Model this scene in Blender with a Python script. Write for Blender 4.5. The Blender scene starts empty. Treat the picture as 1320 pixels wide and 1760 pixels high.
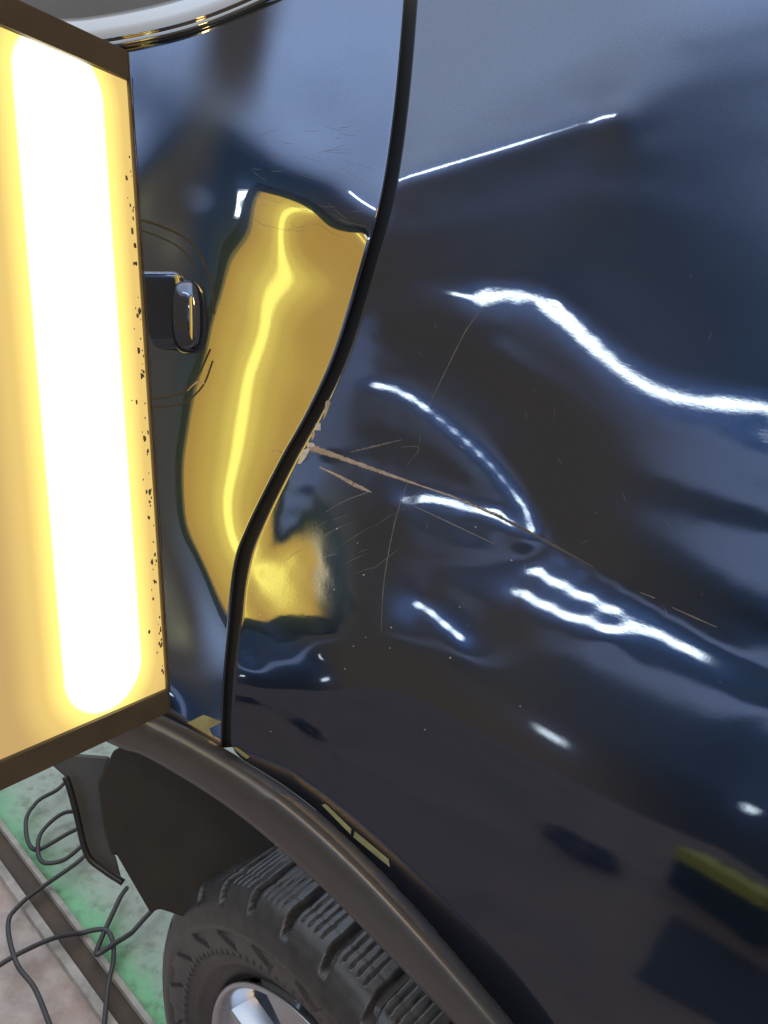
import bpy, bmesh, math, random
import numpy as np
from mathutils import Vector, Matrix
random.seed(7)
rng = np.random.default_rng(7)
scn = bpy.context.scene
COL = scn.collection

# ------------------------------------------------------------------ camera
FPX, CX, CY = 1271.0, 660.0, 880.0            # 26 mm phone lens
CAM_H = 1.40
UP = np.array([.226, .911, -.342]); UP /= np.linalg.norm(UP)   # world up seen in (right, up, forward)
_f = np.array([0, math.sqrt(1 - UP[2] ** 2), UP[2]])
_ry = -UP[0] * _f[2] / _f[1]
_r = np.array([math.sqrt(1 - UP[0] ** 2 - _ry ** 2), _ry, UP[0]])
_u = np.cross(_r, _f)
R3 = np.stack([_r, _u, _f], 1)                # columns: right, up, forward in the world
ORG = np.array([0, 0, CAM_H])
def W3(p):                                     # (right, up, forward) metres -> world metres
    return np.asarray(p, float) @ R3.T + ORG
cam = bpy.data.cameras.new('camera'); cam_o = bpy.data.objects.new('camera', cam); COL.objects.link(cam_o)
cam_o.matrix_world = Matrix([[_r[i], _u[i], -_f[i], ORG[i]] for i in range(3)] + [[0, 0, 0, 1]])
cam.sensor_fit = 'VERTICAL'; cam.sensor_height = 36.0; cam.lens = 36.0 * FPX / 1760.0
cam.clip_start = .02; cam.clip_end = 100
scn.camera = cam_o

# ------------------------------------------------------------------ workshop light all round
wd = bpy.data.worlds.new('World'); scn.world = wd; wd.use_nodes = True
nt = wd.node_tree; nt.nodes.clear()
def N(nt, typ, **kw):
    n = nt.nodes.new(typ)
    for k, v in kw.items(): setattr(n, k, v)
    return n
def L(nt, a, b): nt.links.new(a, b)
def mth(nt, op, a, b=None, c=None):
    n = N(nt, 'ShaderNodeMath', operation=op)
    for i, v in enumerate((a, b, c)):
        if v is None: continue
        if hasattr(v, 'is_linked'): L(nt, v, n.inputs[i])
        else: n.inputs[i].default_value = v
    return n.outputs[0]
def ramp(nt, fac, stops, interp='LINEAR'):
    n = N(nt, 'ShaderNodeValToRGB'); cr = n.color_ramp; cr.interpolation = interp
    while len(cr.elements) < len(stops): cr.elements.new(.5)
    for e, (p, c) in zip(cr.elements, stops):
        e.position = p; e.color = tuple(c) + (1,) if len(c) == 3 else c
    if fac is not None: L(nt, fac, n.inputs[0])
    return n.outputs[0]
tc = N(nt, 'ShaderNodeTexCoord')
sx = N(nt, 'ShaderNodeSeparateXYZ'); L(nt, tc.outputs['Generated'], sx.inputs[0])
nz = N(nt, 'ShaderNodeTexNoise'); nz.inputs['Scale'].default_value = 2.3; nz.inputs['Detail'].default_value = 3
L(nt, tc.outputs['Generated'], nz.inputs['Vector'])
el = mth(nt, 'ADD', sx.outputs['Z'], mth(nt, 'MULTIPLY', mth(nt, 'SUBTRACT', nz.outputs['Fac'], .5), .10))
el = mth(nt, 'MULTIPLY_ADD', el, .5, .5)
def EE(e): return .5 + .5 * e
cool = ramp(nt, el, [(EE(-.12), (.05, .05, .05)), (EE(-.02), (.06, .08, .095)), (EE(.035), (.10, .15, .20)), (EE(.06), (.55, .72, 1.1)), (EE(.095), (.52, .68, 1.05)), (EE(.115), (.10, .15, .21)),
                    (EE(.25), (.085, .145, .21)), (EE(.30), (.17, .24, .36)), (EE(.34), (.42, .55, .80)), (EE(.42), (.95, 1.22, 1.65)), (EE(.56), (1.45, 1.85, 2.5)), (1.0, (1.6, 1.6, 1.6))])
warm = ramp(nt, el, [(EE(-.12), (.24, .18, .11)), (EE(.0), (.22, .18, .12)), (EE(.29), (.22, .185, .135)), (EE(.36), (.60, .63, .68)), (EE(.50), (1.15, 1.35, 1.6)), (1.0, (1.6, 1.5, 1.4))])
dl = N(nt, 'ShaderNodeVectorMath', operation='DOT_PRODUCT'); dl.inputs[1].default_value = tuple(_r); L(nt, tc.outputs['Generated'], dl.inputs[0])
side = N(nt, 'ShaderNodeMapRange'); side.inputs['From Min'].default_value = -.42; side.inputs['From Max'].default_value = -.17; side.interpolation_type = 'SMOOTHSTEP'; L(nt, dl.outputs['Value'], side.inputs['Value'])
mxw = N(nt, 'ShaderNodeMix', data_type='RGBA'); L(nt, side.outputs[0], mxw.inputs[0]); L(nt, warm, mxw.inputs[6]); L(nt, cool, mxw.inputs[7])
dark2 = N(nt, 'ShaderNodeMapRange'); dark2.inputs['From Min'].default_value = .12; dark2.inputs['From Max'].default_value = .34; dark2.interpolation_type = 'SMOOTHSTEP'; L(nt, dl.outputs['Value'], dark2.inputs['Value'])
mx2 = N(nt, 'ShaderNodeMix', data_type='RGBA'); mx2.inputs[7].default_value = (.30, .25, .19, 1); L(nt, dark2.outputs[0], mx2.inputs[0]); L(nt, mxw.outputs[2], mx2.inputs[6])
sky = mx2.outputs[2]
bg = N(nt, 'ShaderNodeBackground'); L(nt, sky, bg.inputs[0]); bg.inputs[1].default_value = 1.0
wo = N(nt, 'ShaderNodeOutputWorld'); L(nt, bg.outputs[0], wo.inputs[0])
scn.view_settings.view_transform = 'Standard'; scn.view_settings.look = 'None'
scn.view_settings.exposure = 0; scn.view_settings.gamma = 1
scn.cycles.use_denoising = True
scn.cycles.max_bounces = 8; scn.cycles.sample_clamp_indirect = 6

# ------------------------------------------------------------------ materials
def mat(name):
    m = bpy.data.materials.new(name); m.use_nodes = True
    nt = m.node_tree; return m, nt, nt.nodes['Principled BSDF']
def setp(b, **kw):
    for k, v in kw.items():
        b.inputs[k].default_value = tuple(v) + (1,) if isinstance(v, (tuple, list)) and len(v) == 3 and 'Color' in k or k == 'Coat Tint' else v
def noise(nt, scale, detail=3, vec=None, rough=.5):
    n = N(nt, 'ShaderNodeTexNoise'); n.inputs['Scale'].default_value = scale; n.inputs['Detail'].default_value = detail; n.inputs['Roughness'].default_value = rough
    if vec is None:
        t = N(nt, 'ShaderNodeTexCoord'); vec = t.outputs['Object']
    L(nt, vec, n.inputs['Vector']); return n.outputs['Fac']
def stretched(nt, sc, rot=(0, 0, 0)):
    t = N(nt, 'ShaderNodeTexCoord'); mp = N(nt, 'ShaderNodeMapping'); mp.inputs['Scale'].default_value = sc; mp.inputs['Rotation'].default_value = rot
    L(nt, t.outputs['Object'], mp.inputs['Vector']); return mp.outputs['Vector']
def bump(nt, b, h, strength, dist, inp='Normal', prev=None):
    n = N(nt, 'ShaderNodeBump'); n.inputs['Strength'].default_value = strength; n.inputs['Distance'].default_value = dist
    L(nt, h, n.inputs['Height'])
    if prev is not None: L(nt, prev, n.inputs['Normal'])
    if b is not None: L(nt, n.outputs[0], b.inputs[inp])
    return n.outputs[0]
def paint(name, wear=1.0, grain=.000011, rough=(.010, .040)):
    m, nt, b = mat(name)
    setp(b, **{'Metallic': .9, 'Roughness': .155, 'Coat Weight': 1.0, 'Coat Roughness': .012, 'Coat IOR': 2.05})
    fl = noise(nt, 1800, 1)
    L(nt, ramp(nt, fl, [(.3, (.010, .021, .052)), (.7, (.025, .050, .126))]), b.inputs['Base Color'])
    # orange peel plus sanding swirls in the lacquer
    peel = noise(nt, 420, 2); sw = noise(nt, 1.0, 4, stretched(nt, (90, 90, 1400), (.3, .5, .2)), .7); sw2 = noise(nt, 1.0, 4, stretched(nt, (1600, 60, 120), (.9, .2, .5)), .7)
    h = mth(nt, 'ADD', mth(nt, 'MULTIPLY', peel, .5), mth(nt, 'MULTIPLY', mth(nt, 'ADD', sw, sw2), .35 * wear))
    c = bump(nt, None, h, 1.0, grain)
    L(nt, c, b.inputs['Coat Normal']); L(nt, c, b.inputs['Normal'])
    wr = noise(nt, 9, 4)
    L(nt, ramp(nt, wr, [(.35, (rough[0],) * 3), (.75, (rough[1],) * 3)]), b.inputs['Coat Roughness'])
    return m
M_PAINT = paint('navy_paint'); M_PAINT_DOOR = paint('navy_paint_door', .5, .0000025, (.006, .014)); M_PAINT_SMALL = paint('navy_paint_gloss', .2, .000001, (.01, .02))
def simple(name, col, rough, metal=0., var=.25, nscale=40, bmp=0., bscale=300, **kw):
    m, nt, b = mat(name); setp(b, Roughness=rough, Metallic=metal, **kw)
    n = noise(nt, nscale, 5)
    L(nt, ramp(nt, n, [(.25, tuple(c * (1 - var) for c in col)), (.75, tuple(c * (1 + var) for c in col))]), b.inputs['Base Color'])
    if bmp: bump(nt, b, noise(nt, bscale, 3), 1.0, bmp)
    return m
M_BLACK = simple('black_gap', (.008, .008, .008), .6)
M_SEAL = simple('black_seal', (.012, .012, .012), .35)
M_PLASTIC = simple('flare_plastic', (.092, .091, .092), .32, .45, .08, 60, .00003, 900, **{'Coat Weight': .0})
M_TRIM = simple('gloss_trim', (.02, .021, .024), .06, 0, .2, 30, **{'Coat Weight': 1.0, 'Coat IOR': 2.2, 'Coat Roughness': .02})
M_GLASS = simple('dark_window', (.035, .03, .027), .08, 0, .1, 20)
M_RUBBER = simple('tyre_rubber', (.036, .036, .037), .33, 0, .35, 60, .0002, 500)
M_ALLOY = simple('alloy', (.52, .55, .60), .28, .85, .06, 50)
M_LINER = simple('liner_plastic', (.022, .018, .013), .85, 0, .25, 25)
M_SILL = simple('sill_plastic', (.06, .058, .055), .55, 0, .15, 20)
M_TIN = simple('bare_metal', (.34, .285, .22), .55, .3, .35, 160, .00012, 700)
M_PRIMER = simple('primer_chip', (.50, .48, .44), .6, 0, .25, 200)
M_FINE = simple('hairline', (.15, .142, .13), .5, .3, .3, 200)
M_FRAME = simple('light_frame', (.060, .048, .032), .5, .0, .22, 45, .0001, 300)
M_CABLE = simple('cable', (.035, .034, .036), .5)
M_TAPE = simple('tape', (.23, .23, .11), .5, 0, .3, 80)
M_FIX = simple('tube_fitting', (.5, .5, .5), .5)

# ------------------------------------------------------------------ mesh helpers
def tag(o, label=None, cat=None, group=None, kind=None):
    for k, v in (('label', label), ('category', cat), ('group', group), ('kind', kind)):
        if v: o[k] = v
    return o
def empty(name, loc, parent=None):
    o = bpy.data.objects.new(name, None); COL.objects.link(o); o.location = Vector(loc); o.empty_display_size = .1
    bpy.context.view_layer.update()
    if parent: parent_to(o, parent)
    return o
def parent_to(o, p):
    o.parent = p
    o.matrix_parent_inverse = p.matrix_world.inverted()
def link_mesh(name, V, Fs, m, parent=None, smooth=True, slots=None, world=False):
    V = np.asarray(V, float); Vw = V if world else W3(V)
    me = bpy.data.meshes.new(name); me.from_pydata(Vw.tolist(), [], [tuple(int(i) for i in f) for f in Fs])
    mats = m if isinstance(m, (list, tuple)) else [m]
    for mm in mats: me.materials.append(mm)
    if slots is not None: me.polygons.foreach_set('material_index', np.asarray(slots, np.int32))
    me.polygons.foreach_set('use_smooth', np.full(len(me.polygons), smooth)); me.update()
    bm = bmesh.new(); bm.from_mesh(me); bmesh.ops.recalc_face_normals(bm, faces=bm.faces); bm.to_mesh(me); bm.free()
    o = bpy.data.objects.new(name, me); COL.objects.link(o)
    if parent: parent_to(o, parent)
    return o
def grid_faces(nr, nc, closed_c=False, closed_r=False, off=0):
    f = []
    for r in range(nr - (0 if closed_r else 1)):
        r2 = (r + 1) % nr
        for c in range(nc - (0 if closed_c else 1)):
            c2 = (c + 1) % nc
            f.append((off + r * nc + c, off + r * nc + c2, off + r2 * nc + c2, off + r2 * nc + c))
    return f
def catm(pts, n):
    pts = np.array(pts, float); P = np.vstack([2 * pts[0] - pts[1], pts, 2 * pts[-1] - pts[-2]])
    t = np.linspace(0, len(pts) - 1, n); i = np.minimum(t.astype(int), len(pts) - 2); f = (t - i)[:, None]
    a, b, c, d = P[i], P[i + 1], P[i + 2], P[i + 3]
    return .5 * (2 * b + (c - a) * f + (2 * a - 5 * b + 4 * c - d) * f ** 2 + (3 * b - 3 * c + d - a) * f ** 3)
def ray(px, py):
    px = np.asarray(px, float); py = np.asarray(py, float)
    return np.stack([(px - CX) / FPX, -(py - CY) / FPX, np.ones_like(px)], -1)
def unit(v): v = np.asarray(v, float); return v / np.linalg.norm(v, axis=-1, keepdims=True)
def tube_along(P, r, ns=10, caps=True):
    P = np.asarray(P, float); n = len(P); T = unit(np.gradient(P, axis=0))
    ref = np.array([0, 0, 1.]); A = np.cross(T, ref); bad = np.linalg.norm(A, axis=1) < .05; A[bad] = np.cross(T[bad], [1., 0, 0]); A = unit(A); B = np.cross(T, A)
    rr = np.full(n, r) if np.ndim(r) == 0 else np.asarray(r)
    th = np.arange(ns) / ns * 2 * math.pi
    V = (P[:, None] + rr[:, None, None] * (np.cos(th)[None, :, None] * A[:, None] + np.sin(th)[None, :, None] * B[:, None])).reshape(-1, 3)
    F = grid_faces(n, ns, closed_c=True)
    if caps: F.append(tuple(range(ns))); F.append(tuple(range((n - 1) * ns, n * ns)))
    return V, F
class Acc:                                    # gathers shapes that belong to one mesh
    def __init__(s): s.V = []; s.F = []; s.S = []; s.n = 0
    def add(s, V, F, slot=0):
        V = np.asarray(V, float); s.V.append(V); s.F += [tuple(i + s.n for i in f) for f in F]; s.S += [slot] * len(F); s.n += len(V); return s
    def link(s, name, m, parent=None, smooth=True, world=False): return link_mesh(name, np.vstack(s.V), s.F, m, parent, smooth, s.S, world)
def box(o, a, b, c):                          # parallelepiped from a corner and three edges
    o, a, b, c = (np.asarray(x, float) for x in (o, a, b, c))
    V = [o, o + a, o + a + b, o + b, o + c, o + a + c, o + a + b + c, o + b + c]
    return V, [(0, 1, 2, 3), (4, 5, 6, 7), (0, 1, 5, 4), (1, 2, 6, 5), (2, 3, 7, 6), (3, 0, 4, 7)]
def bevel(o, w, seg=2):
    m = o.modifiers.new('bevel', 'BEVEL'); m.width = w; m.segments = seg; m.limit_method = 'ANGLE'; m.angle_limit = .6
    return o

# ------------------------------------------------------------------ pressed shape of the two panels (spline heights, micrometres)
DOOR_HEIGHTS = [
[691234,-1933,-2080,-3082,853,6148,2079,2518,-427,-1369,-2837,-3010],
[686626,-2416,-2991,-956,2377,3438,4643,1058,-257,-1911,-2809,-3079],
[679863,-772,-1812,-5840,3322,10592,1996,1423,-1118,-2052,-3054,-3120],
[674604,-3839,5845,-3265,12017,-326,2016,-577,-1641,-2685,-3277,-3415],
[659478,5885,-4583,13388,12068,140,1401,-2430,-2642,-3394,-3637,-3728],
[650020,8051,5405,19618,7571,1501,-3805,-3448,-4085,-4020,-4079,-4040],
[644182,5856,19849,16558,6083,1953,-5805,-4632,-5108,-4680,-4465,-4385],
[635092,13821,25287,12016,5727,-53,-3808,-5916,-5531,-5293,-4793,-4689],
[622140,30180,20440,11938,5234,42,-4597,-5574,-6227,-5786,-5077,-4988],
[625191,22095,22210,11591,5650,492,-3628,-6971,-7145,-6083,-5417,-5047],
[622479,18643,22327,12462,5608,731,-3691,-7216,-6802,-6847,-5292,-5406],
[621729,10604,24568,12383,6333,637,-3311,-6732,-8849,-6328,-5614,-4810],
[617517,8205,19785,16607,6170,1458,-3748,-7802,-8826,-6985,-4332,-5171],
[614855,6898,12560,15974,8093,760,-2664,-6543,-13845,-1191,-4856,-3490],
[610653,7579,161,23518,6727,2965,-4302,-10388,-7412,-1384,-4236,-3691],
[608971,2949,-655,10718,13423,1559,-2857,146,-5635,-5468,-3906,-4372],
[607116,-1762,2742,2308,10450,8083,4270,-5220,-3612,-5377,-4255,-4434],
[600719,78,-2544,2369,9336,13170,2043,-945,-5596,-3944,-4626,-4100],
[597320,-2271,-1502,404,6037,14297,6143,-2119,-3843,-4739,-4173,-4552],
[592746,-1650,-1672,420,3956,12603,7223,228,-4447,-4203,-4620,-4165],
[588673,-1983,-1377,564,5152,8189,7970,798,-3257,-4787,-4294,-4609],
[583766,-1322,-1670,1220,3474,8853,5546,2188,-3080,-3934,-4785,-3871]]
FEND_HEIGHTS = [
[699560,-2067,-2081,-2097,-2118,-2143,-2174,-2207,-2245,-2287,-2330,-2377,-2427,-2475,-2529,-2583,-2636,-2691,-2746,-2799,-2851,-2902,-2950,-2996,-3037,-3076,-3111,-3141,-3167,-3187,-3202,-3211,-3215,-3214,-3206,-3195,-3180,-3160,-3139,-3114,-3090,-3064,-3040,-3017,-2995,-2975,-2959,-2943,-2930,-2919,-2910,-2902,-2898,-2893,-2891,-2889,-2889,-2891],
[698576,-2075,-2075,-2088,-2106,-2131,-2159,-2191,-2229,-2270,-2314,-2360,-2410,-2460,-2513,-2568,-2624,-2678,-2734,-2789,-2842,-2894,-2944,-2990,-3032,-3073,-3108,-3140,-3166,-3186,-3202,-3212,-3216,-3215,-3208,-3196,-3180,-3161,-3139,-3115,-3090,-3065,-3041,-3017,-2996,-2977,-2960,-2945,-2932,-2921,-2913,-2905,-2899,-2895,-2892,-2891,-2889,-2890],
[697576,-2068,-2069,-2079,-2095,-2116,-2145,-2176,-2212,-2253,-2297,-2343,-2394,-2444,-2498,-2554,-2609,-2666,-2723,-2779,-2833,-2886,-2936,-2985,-3028,-3069,-3105,-3138,-3165,-3187,-3202,-3213,-3217,-3216,-3209,-3197,-3182,-3161,-3139,-3115,-3091,-3065,-3041,-3019,-2997,-2978,-2962,-2947,-2934,-2924,-2915,-2907,-2901,-2897,-2893,-2892,-2890,-2891],
[696561,-2058,-2059,-2067,-2082,-2102,-2128,-2160,-2195,-2235,-2280,-2326,-2376,-2428,-2482,-2539,-2596,-2653,-2711,-2768,-2824,-2878,-2930,-2979,-3023,-3066,-3103,-3137,-3164,-3187,-3203,-3214,-3218,-3218,-3210,-3198,-3183,-3162,-3139,-3115,-3091,-3065,-3042,-3019,-2999,-2979,-2964,-2949,-2937,-2927,-2917,-2910,-2903,-2898,-2895,-2893,-2892,-2891],
[695526,-2044,-2045,-2052,-2067,-2085,-2111,-2142,-2177,-2216,-2261,-2307,-2359,-2410,-2467,-2523,-2581,-2641,-2699,-2757,-2815,-2870,-2923,-2973,-3019,-3063,-3101,-3135,-3164,-3187,-3204,-3216,-3220,-3218,-3212,-3200,-3182,-3163,-3139,-3115,-3089,-3066,-3042,-3021,-3000,-2981,-2967,-2952,-2941,-2929,-2920,-2913,-2905,-2901,-2897,-2894,-2892,-2893],
[694468,-2027,-2027,-2035,-2048,-2066,-2092,-2121,-2156,-2196,-2241,-2288,-2339,-2392,-2449,-2507,-2566,-2627,-2687,-2747,-2804,-2862,-2916,-2968,-3015,-3060,-3099,-3134,-3164,-3188,-3205,-3217,-3222,-3220,-3213,-3201,-3184,-3160,-3139,-3113,-3091,-3064,-3043,-3022,-3003,-2985,-2969,-2957,-2945,-2933,-2924,-2915,-2909,-2902,-2899,-2896,-2894,-2894],
[693382,-2005,-2006,-2013,-2026,-2045,-2069,-2099,-2133,-2174,-2218,-2266,-2319,-2372,-2431,-2489,-2551,-2612,-2674,-2736,-2795,-2853,-2910,-2962,-3011,-3056,-3098,-3134,-3164,-3188,-3207,-3219,-3223,-3222,-3213,-3201,-3182,-3164,-3131,-3114,-3086,-3066,-3042,-3031,-3006,-2985,-2977,-2963,-2950,-2939,-2927,-2919,-2912,-2905,-2901,-2898,-2896,-2895],
[692267,-1980,-1981,-1989,-2000,-2020,-2043,-2073,-2109,-2148,-2194,-2242,-2297,-2351,-2410,-2471,-2534,-2597,-2661,-2723,-2786,-2845,-2902,-2957,-3007,-3054,-3096,-3133,-3164,-3190,-3208,-3220,-3225,-3222,-3212,-3198,-3184,-3152,-3134,-3102,-3104,-3055,-3040,-3030,-3010,-3006,-2986,-2972,-2956,-2944,-2932,-2923,-2916,-2908,-2904,-2899,-2898,-2897],
[691120,-1952,-1952,-1960,-1972,-1991,-2014,-2045,-2080,-2120,-2167,-2217,-2271,-2328,-2389,-2451,-2516,-2581,-2647,-2711,-2775,-2836,-2895,-2952,-3003,-3051,-3095,-3133,-3164,-3191,-3209,-3221,-3225,-3222,-3208,-3191,-3171,-3179,-3096,-3104,-3078,-3069,-3069,-3038,-3026,-3012,-2996,-2979,-2963,-2950,-2938,-2928,-2919,-2913,-2906,-2901,-2899,-2898],
[689938,-1920,-1920,-1928,-1939,-1959,-1982,-2012,-2048,-2090,-2136,-2188,-2245,-2302,-2365,-2431,-2497,-2564,-2632,-2699,-2763,-2828,-2888,-2946,-2999,-3049,-3094,-3132,-3165,-3191,-3209,-3220,-3225,-3221,-3201,-3177,-3160,-3114,-3137,-3125,-3095,-3084,-3069,-3053,-3034,-3019,-3002,-2988,-2973,-2953,-2943,-2934,-2925,-2916,-2909,-2903,-2900,-2899],
[688718,-1884,-1884,-1892,-1903,-1922,-1946,-1977,-2013,-2055,-2103,-2156,-2215,-2275,-2340,-2408,-2476,-2547,-2616,-2686,-2753,-2818,-2881,-2941,-2995,-3046,-3093,-3133,-3166,-3190,-3208,-3218,-3219,-3219,-3201,-3153,-3156,-3140,-3133,-3124,-3108,-3091,-3076,-3058,-3043,-3026,-3009,-2991,-2975,-2964,-2955,-2942,-2930,-2919,-2912,-2904,-2901,-2899],
[687457,-1843,-1845,-1852,-1863,-1882,-1906,-1937,-1974,-2017,-2066,-2122,-2182,-2245,-2313,-2383,-2456,-2528,-2600,-2672,-2741,-2809,-2874,-2935,-2992,-3044,-3093,-3134,-3167,-3191,-3206,-3214,-3210,-3196,-3161,-3198,-3166,-3149,-3139,-3126,-3112,-3097,-3083,-3065,-3044,-3028,-3012,-3002,-2988,-2979,-2963,-2949,-2935,-2922,-2913,-2904,-2901,-2899],
[686153,-1800,-1801,-1807,-1820,-1838,-1862,-1893,-1930,-1975,-2026,-2084,-2147,-2212,-2284,-2357,-2433,-2509,-2584,-2658,-2730,-2800,-2866,-2930,-2987,-3043,-3093,-3135,-3172,-3192,-3205,-3210,-3207,-3190,-3187,-3169,-3167,-3152,-3141,-3132,-3115,-3097,-3080,-3064,-3056,-3043,-3032,-3016,-3000,-2984,-2969,-2954,-2938,-2924,-2912,-2904,-2898,-2898],
[684803,-1752,-1754,-1760,-1772,-1789,-1814,-1844,-1883,-1929,-1982,-2041,-2109,-2177,-2253,-2330,-2410,-2489,-2567,-2643,-2719,-2791,-2859,-2925,-2983,-3041,-3092,-3143,-3174,-3201,-3197,-3216,-3201,-3186,-3173,-3173,-3164,-3153,-3136,-3123,-3109,-3106,-3098,-3090,-3076,-3058,-3041,-3024,-3006,-2990,-2973,-2955,-2939,-2923,-2911,-2901,-2896,-2894],
[683405,-1702,-1702,-1709,-1720,-1737,-1760,-1792,-1831,-1878,-1933,-1996,-2067,-2140,-2219,-2303,-2385,-2468,-2551,-2629,-2707,-2782,-2853,-2920,-2980,-3037,-3093,-3138,-3197,-3204,-3217,-3198,-3179,-3181,-3173,-3157,-3150,-3137,-3142,-3140,-3139,-3131,-3116,-3102,-3086,-3067,-3050,-3030,-3010,-2992,-2973,-2956,-2937,-2921,-2906,-2896,-2891,-2889],
[681954,-1646,-1648,-1653,-1664,-1680,-1704,-1734,-1774,-1822,-1880,-1947,-2021,-2100,-2185,-2273,-2361,-2448,-2534,-2616,-2695,-2772,-2848,-2916,-2980,-3035,-3083,-3166,-3180,-3216,-3197,-3192,-3170,-3159,-3148,-3156,-3161,-3171,-3169,-3161,-3152,-3143,-3129,-3113,-3095,-3074,-3054,-3032,-3011,-2990,-2972,-2954,-2933,-2915,-2899,-2889,-2883,-2882],
[680450,-1588,-1589,-1594,-1604,-1620,-1642,-1672,-1712,-1761,-1822,-1892,-1973,-2058,-2149,-2243,-2337,-2429,-2517,-2602,-2683,-2763,-2838,-2920,-2983,-3041,-3078,-3091,-3289,-3184,-3162,-3149,-3154,-3165,-3178,-3185,-3185,-3183,-3180,-3175,-3166,-3153,-3138,-3121,-3100,-3078,-3056,-3032,-3008,-2989,-2969,-2946,-2926,-2904,-2890,-2879,-2874,-2873],
[678889,-1526,-1527,-1531,-1541,-1555,-1576,-1605,-1643,-1695,-1758,-1835,-1921,-2013,-2112,-2214,-2313,-2410,-2503,-2590,-2671,-2747,-2834,-2909,-2996,-3067,-3105,-3233,-3103,-3100,-3142,-3168,-3186,-3190,-3192,-3196,-3197,-3197,-3192,-3185,-3174,-3160,-3145,-3125,-3103,-3080,-3056,-3031,-3007,-2974,-2964,-2946,-2908,-2890,-2874,-2867,-2864,-2863],
[677270,-1460,-1461,-1466,-1474,-1487,-1506,-1532,-1570,-1622,-1690,-1771,-1867,-1966,-2075,-2184,-2292,-2394,-2490,-2579,-2658,-2738,-2794,-2926,-3000,-3069,-3127,-3135,-3093,-3134,-3167,-3181,-3193,-3201,-3206,-3207,-3208,-3204,-3198,-3191,-3179,-3165,-3148,-3127,-3105,-3081,-3054,-3028,-3007,-2982,-2958,-2906,-2889,-2867,-2857,-2853,-2853,-2852],
[675591,-1391,-1392,-1396,-1405,-1416,-1431,-1456,-1490,-1542,-1615,-1704,-1809,-1920,-2038,-2156,-2272,-2380,-2478,-2573,-2655,-2707,-2802,-2809,-3041,-3065,-3100,-3140,-3151,-3147,-3171,-3191,-3202,-3209,-3212,-3214,-3212,-3208,-3201,-3193,-3181,-3166,-3149,-3127,-3104,-3079,-3055,-3031,-3000,-2970,-2925,-2890,-2862,-2843,-2839,-2839,-2843,-2843],
[673850,-1318,-1319,-1323,-1332,-1342,-1356,-1371,-1406,-1455,-1534,-1634,-1750,-1872,-2002,-2132,-2256,-2366,-2473,-2554,-2664,-2720,-2731,-2858,-3013,-3039,-3110,-3126,-3146,-3165,-3180,-3195,-3206,-3212,-3215,-3214,-3212,-3208,-3200,-3191,-3179,-3164,-3146,-3126,-3102,-3077,-3049,-3014,-2977,-2943,-2910,-2870,-2839,-2823,-2820,-2830,-2835,-2837],
[672046,-1241,-1241,-1247,-1255,-1266,-1275,-1292,-1305,-1364,-1448,-1563,-1693,-1825,-1969,-2109,-2243,-2364,-2445,-2567,-2636,-2727,-2719,-2984,-2969,-2979,-3069,-3112,-3144,-3165,-3183,-3196,-3205,-3211,-3212,-3210,-3208,-3202,-3195,-3185,-3173,-3159,-3141,-3119,-3094,-3062,-3030,-2992,-2955,-2917,-2881,-2866,-2816,-2791,-2817,-2825,-2834,-2835],
[670176,-1159,-1160,-1164,-1172,-1184,-1201,-1188,-1217,-1258,-1366,-1494,-1640,-1784,-1933,-2090,-2241,-2354,-2473,-2436,-2700,-2762,-2776,-2869,-2959,-3001,-3045,-3098,-3134,-3160,-3180,-3192,-3200,-3203,-3203,-3202,-3198,-3193,-3184,-3176,-3164,-3148,-3129,-3106,-3078,-3045,-3008,-2966,-2921,-2892,-2844,-2829,-2784,-2814,-2825,-2831,-2837,-2837],
[668237,-1074,-1074,-1075,-1077,-1092,-1108,-1152,-1052,-1166,-1292,-1439,-1596,-1746,-1904,-2052,-2241,-2381,-2426,-2561,-2771,-2658,-2686,-2853,-2909,-2982,-3034,-3085,-3123,-3151,-3171,-3183,-3188,-3191,-3191,-3187,-3181,-3178,-3171,-3163,-3148,-3133,-3112,-3088,-3058,-3020,-2983,-2942,-2887,-2836,-2806,-2777,-2805,-2856,-2835,-2843,-2841,-2842],
[666223,-987,-985,-979,-975,-965,-993,-950,-1016,-1136,-1248,-1395,-1559,-1726,-1863,-2041,-2242,-2344,-2511,-2669,-2630,-2582,-2684,-2768,-2885,-2955,-3019,-3070,-3110,-3139,-3156,-3169,-3174,-3170,-3168,-3168,-3166,-3162,-3153,-3141,-3128,-3110,-3089,-3063,-3034,-3000,-2948,-2895,-2849,-2822,-2801,-2812,-2814,-2832,-2848,-2846,-2849,-2848],
[664132,-901,-897,-884,-866,-848,-828,-803,-991,-1098,-1224,-1363,-1523,-1688,-1856,-1969,-2194,-2453,-2444,-2547,-2594,-2604,-2611,-2771,-2843,-2935,-2999,-3055,-3093,-3122,-3139,-3143,-3144,-3149,-3153,-3152,-3144,-3138,-3126,-3116,-3098,-3084,-3062,-3034,-3000,-2951,-2923,-2887,-2868,-2814,-2806,-2802,-2822,-2839,-2847,-2853,-2854,-2855],
[661961,-818,-814,-794,-769,-746,-734,-781,-864,-999,-1133,-1284,-1501,-1668,-1874,-2041,-2286,-2177,-2384,-2462,-2528,-2561,-2621,-2720,-2828,-2911,-2981,-3034,-3073,-3096,-3105,-3118,-3130,-3132,-3129,-3122,-3115,-3104,-3093,-3081,-3070,-3045,-3024,-2992,-2974,-2954,-2927,-2893,-2840,-2827,-2794,-2818,-2828,-2843,-2854,-2859,-2861,-2862],
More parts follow.
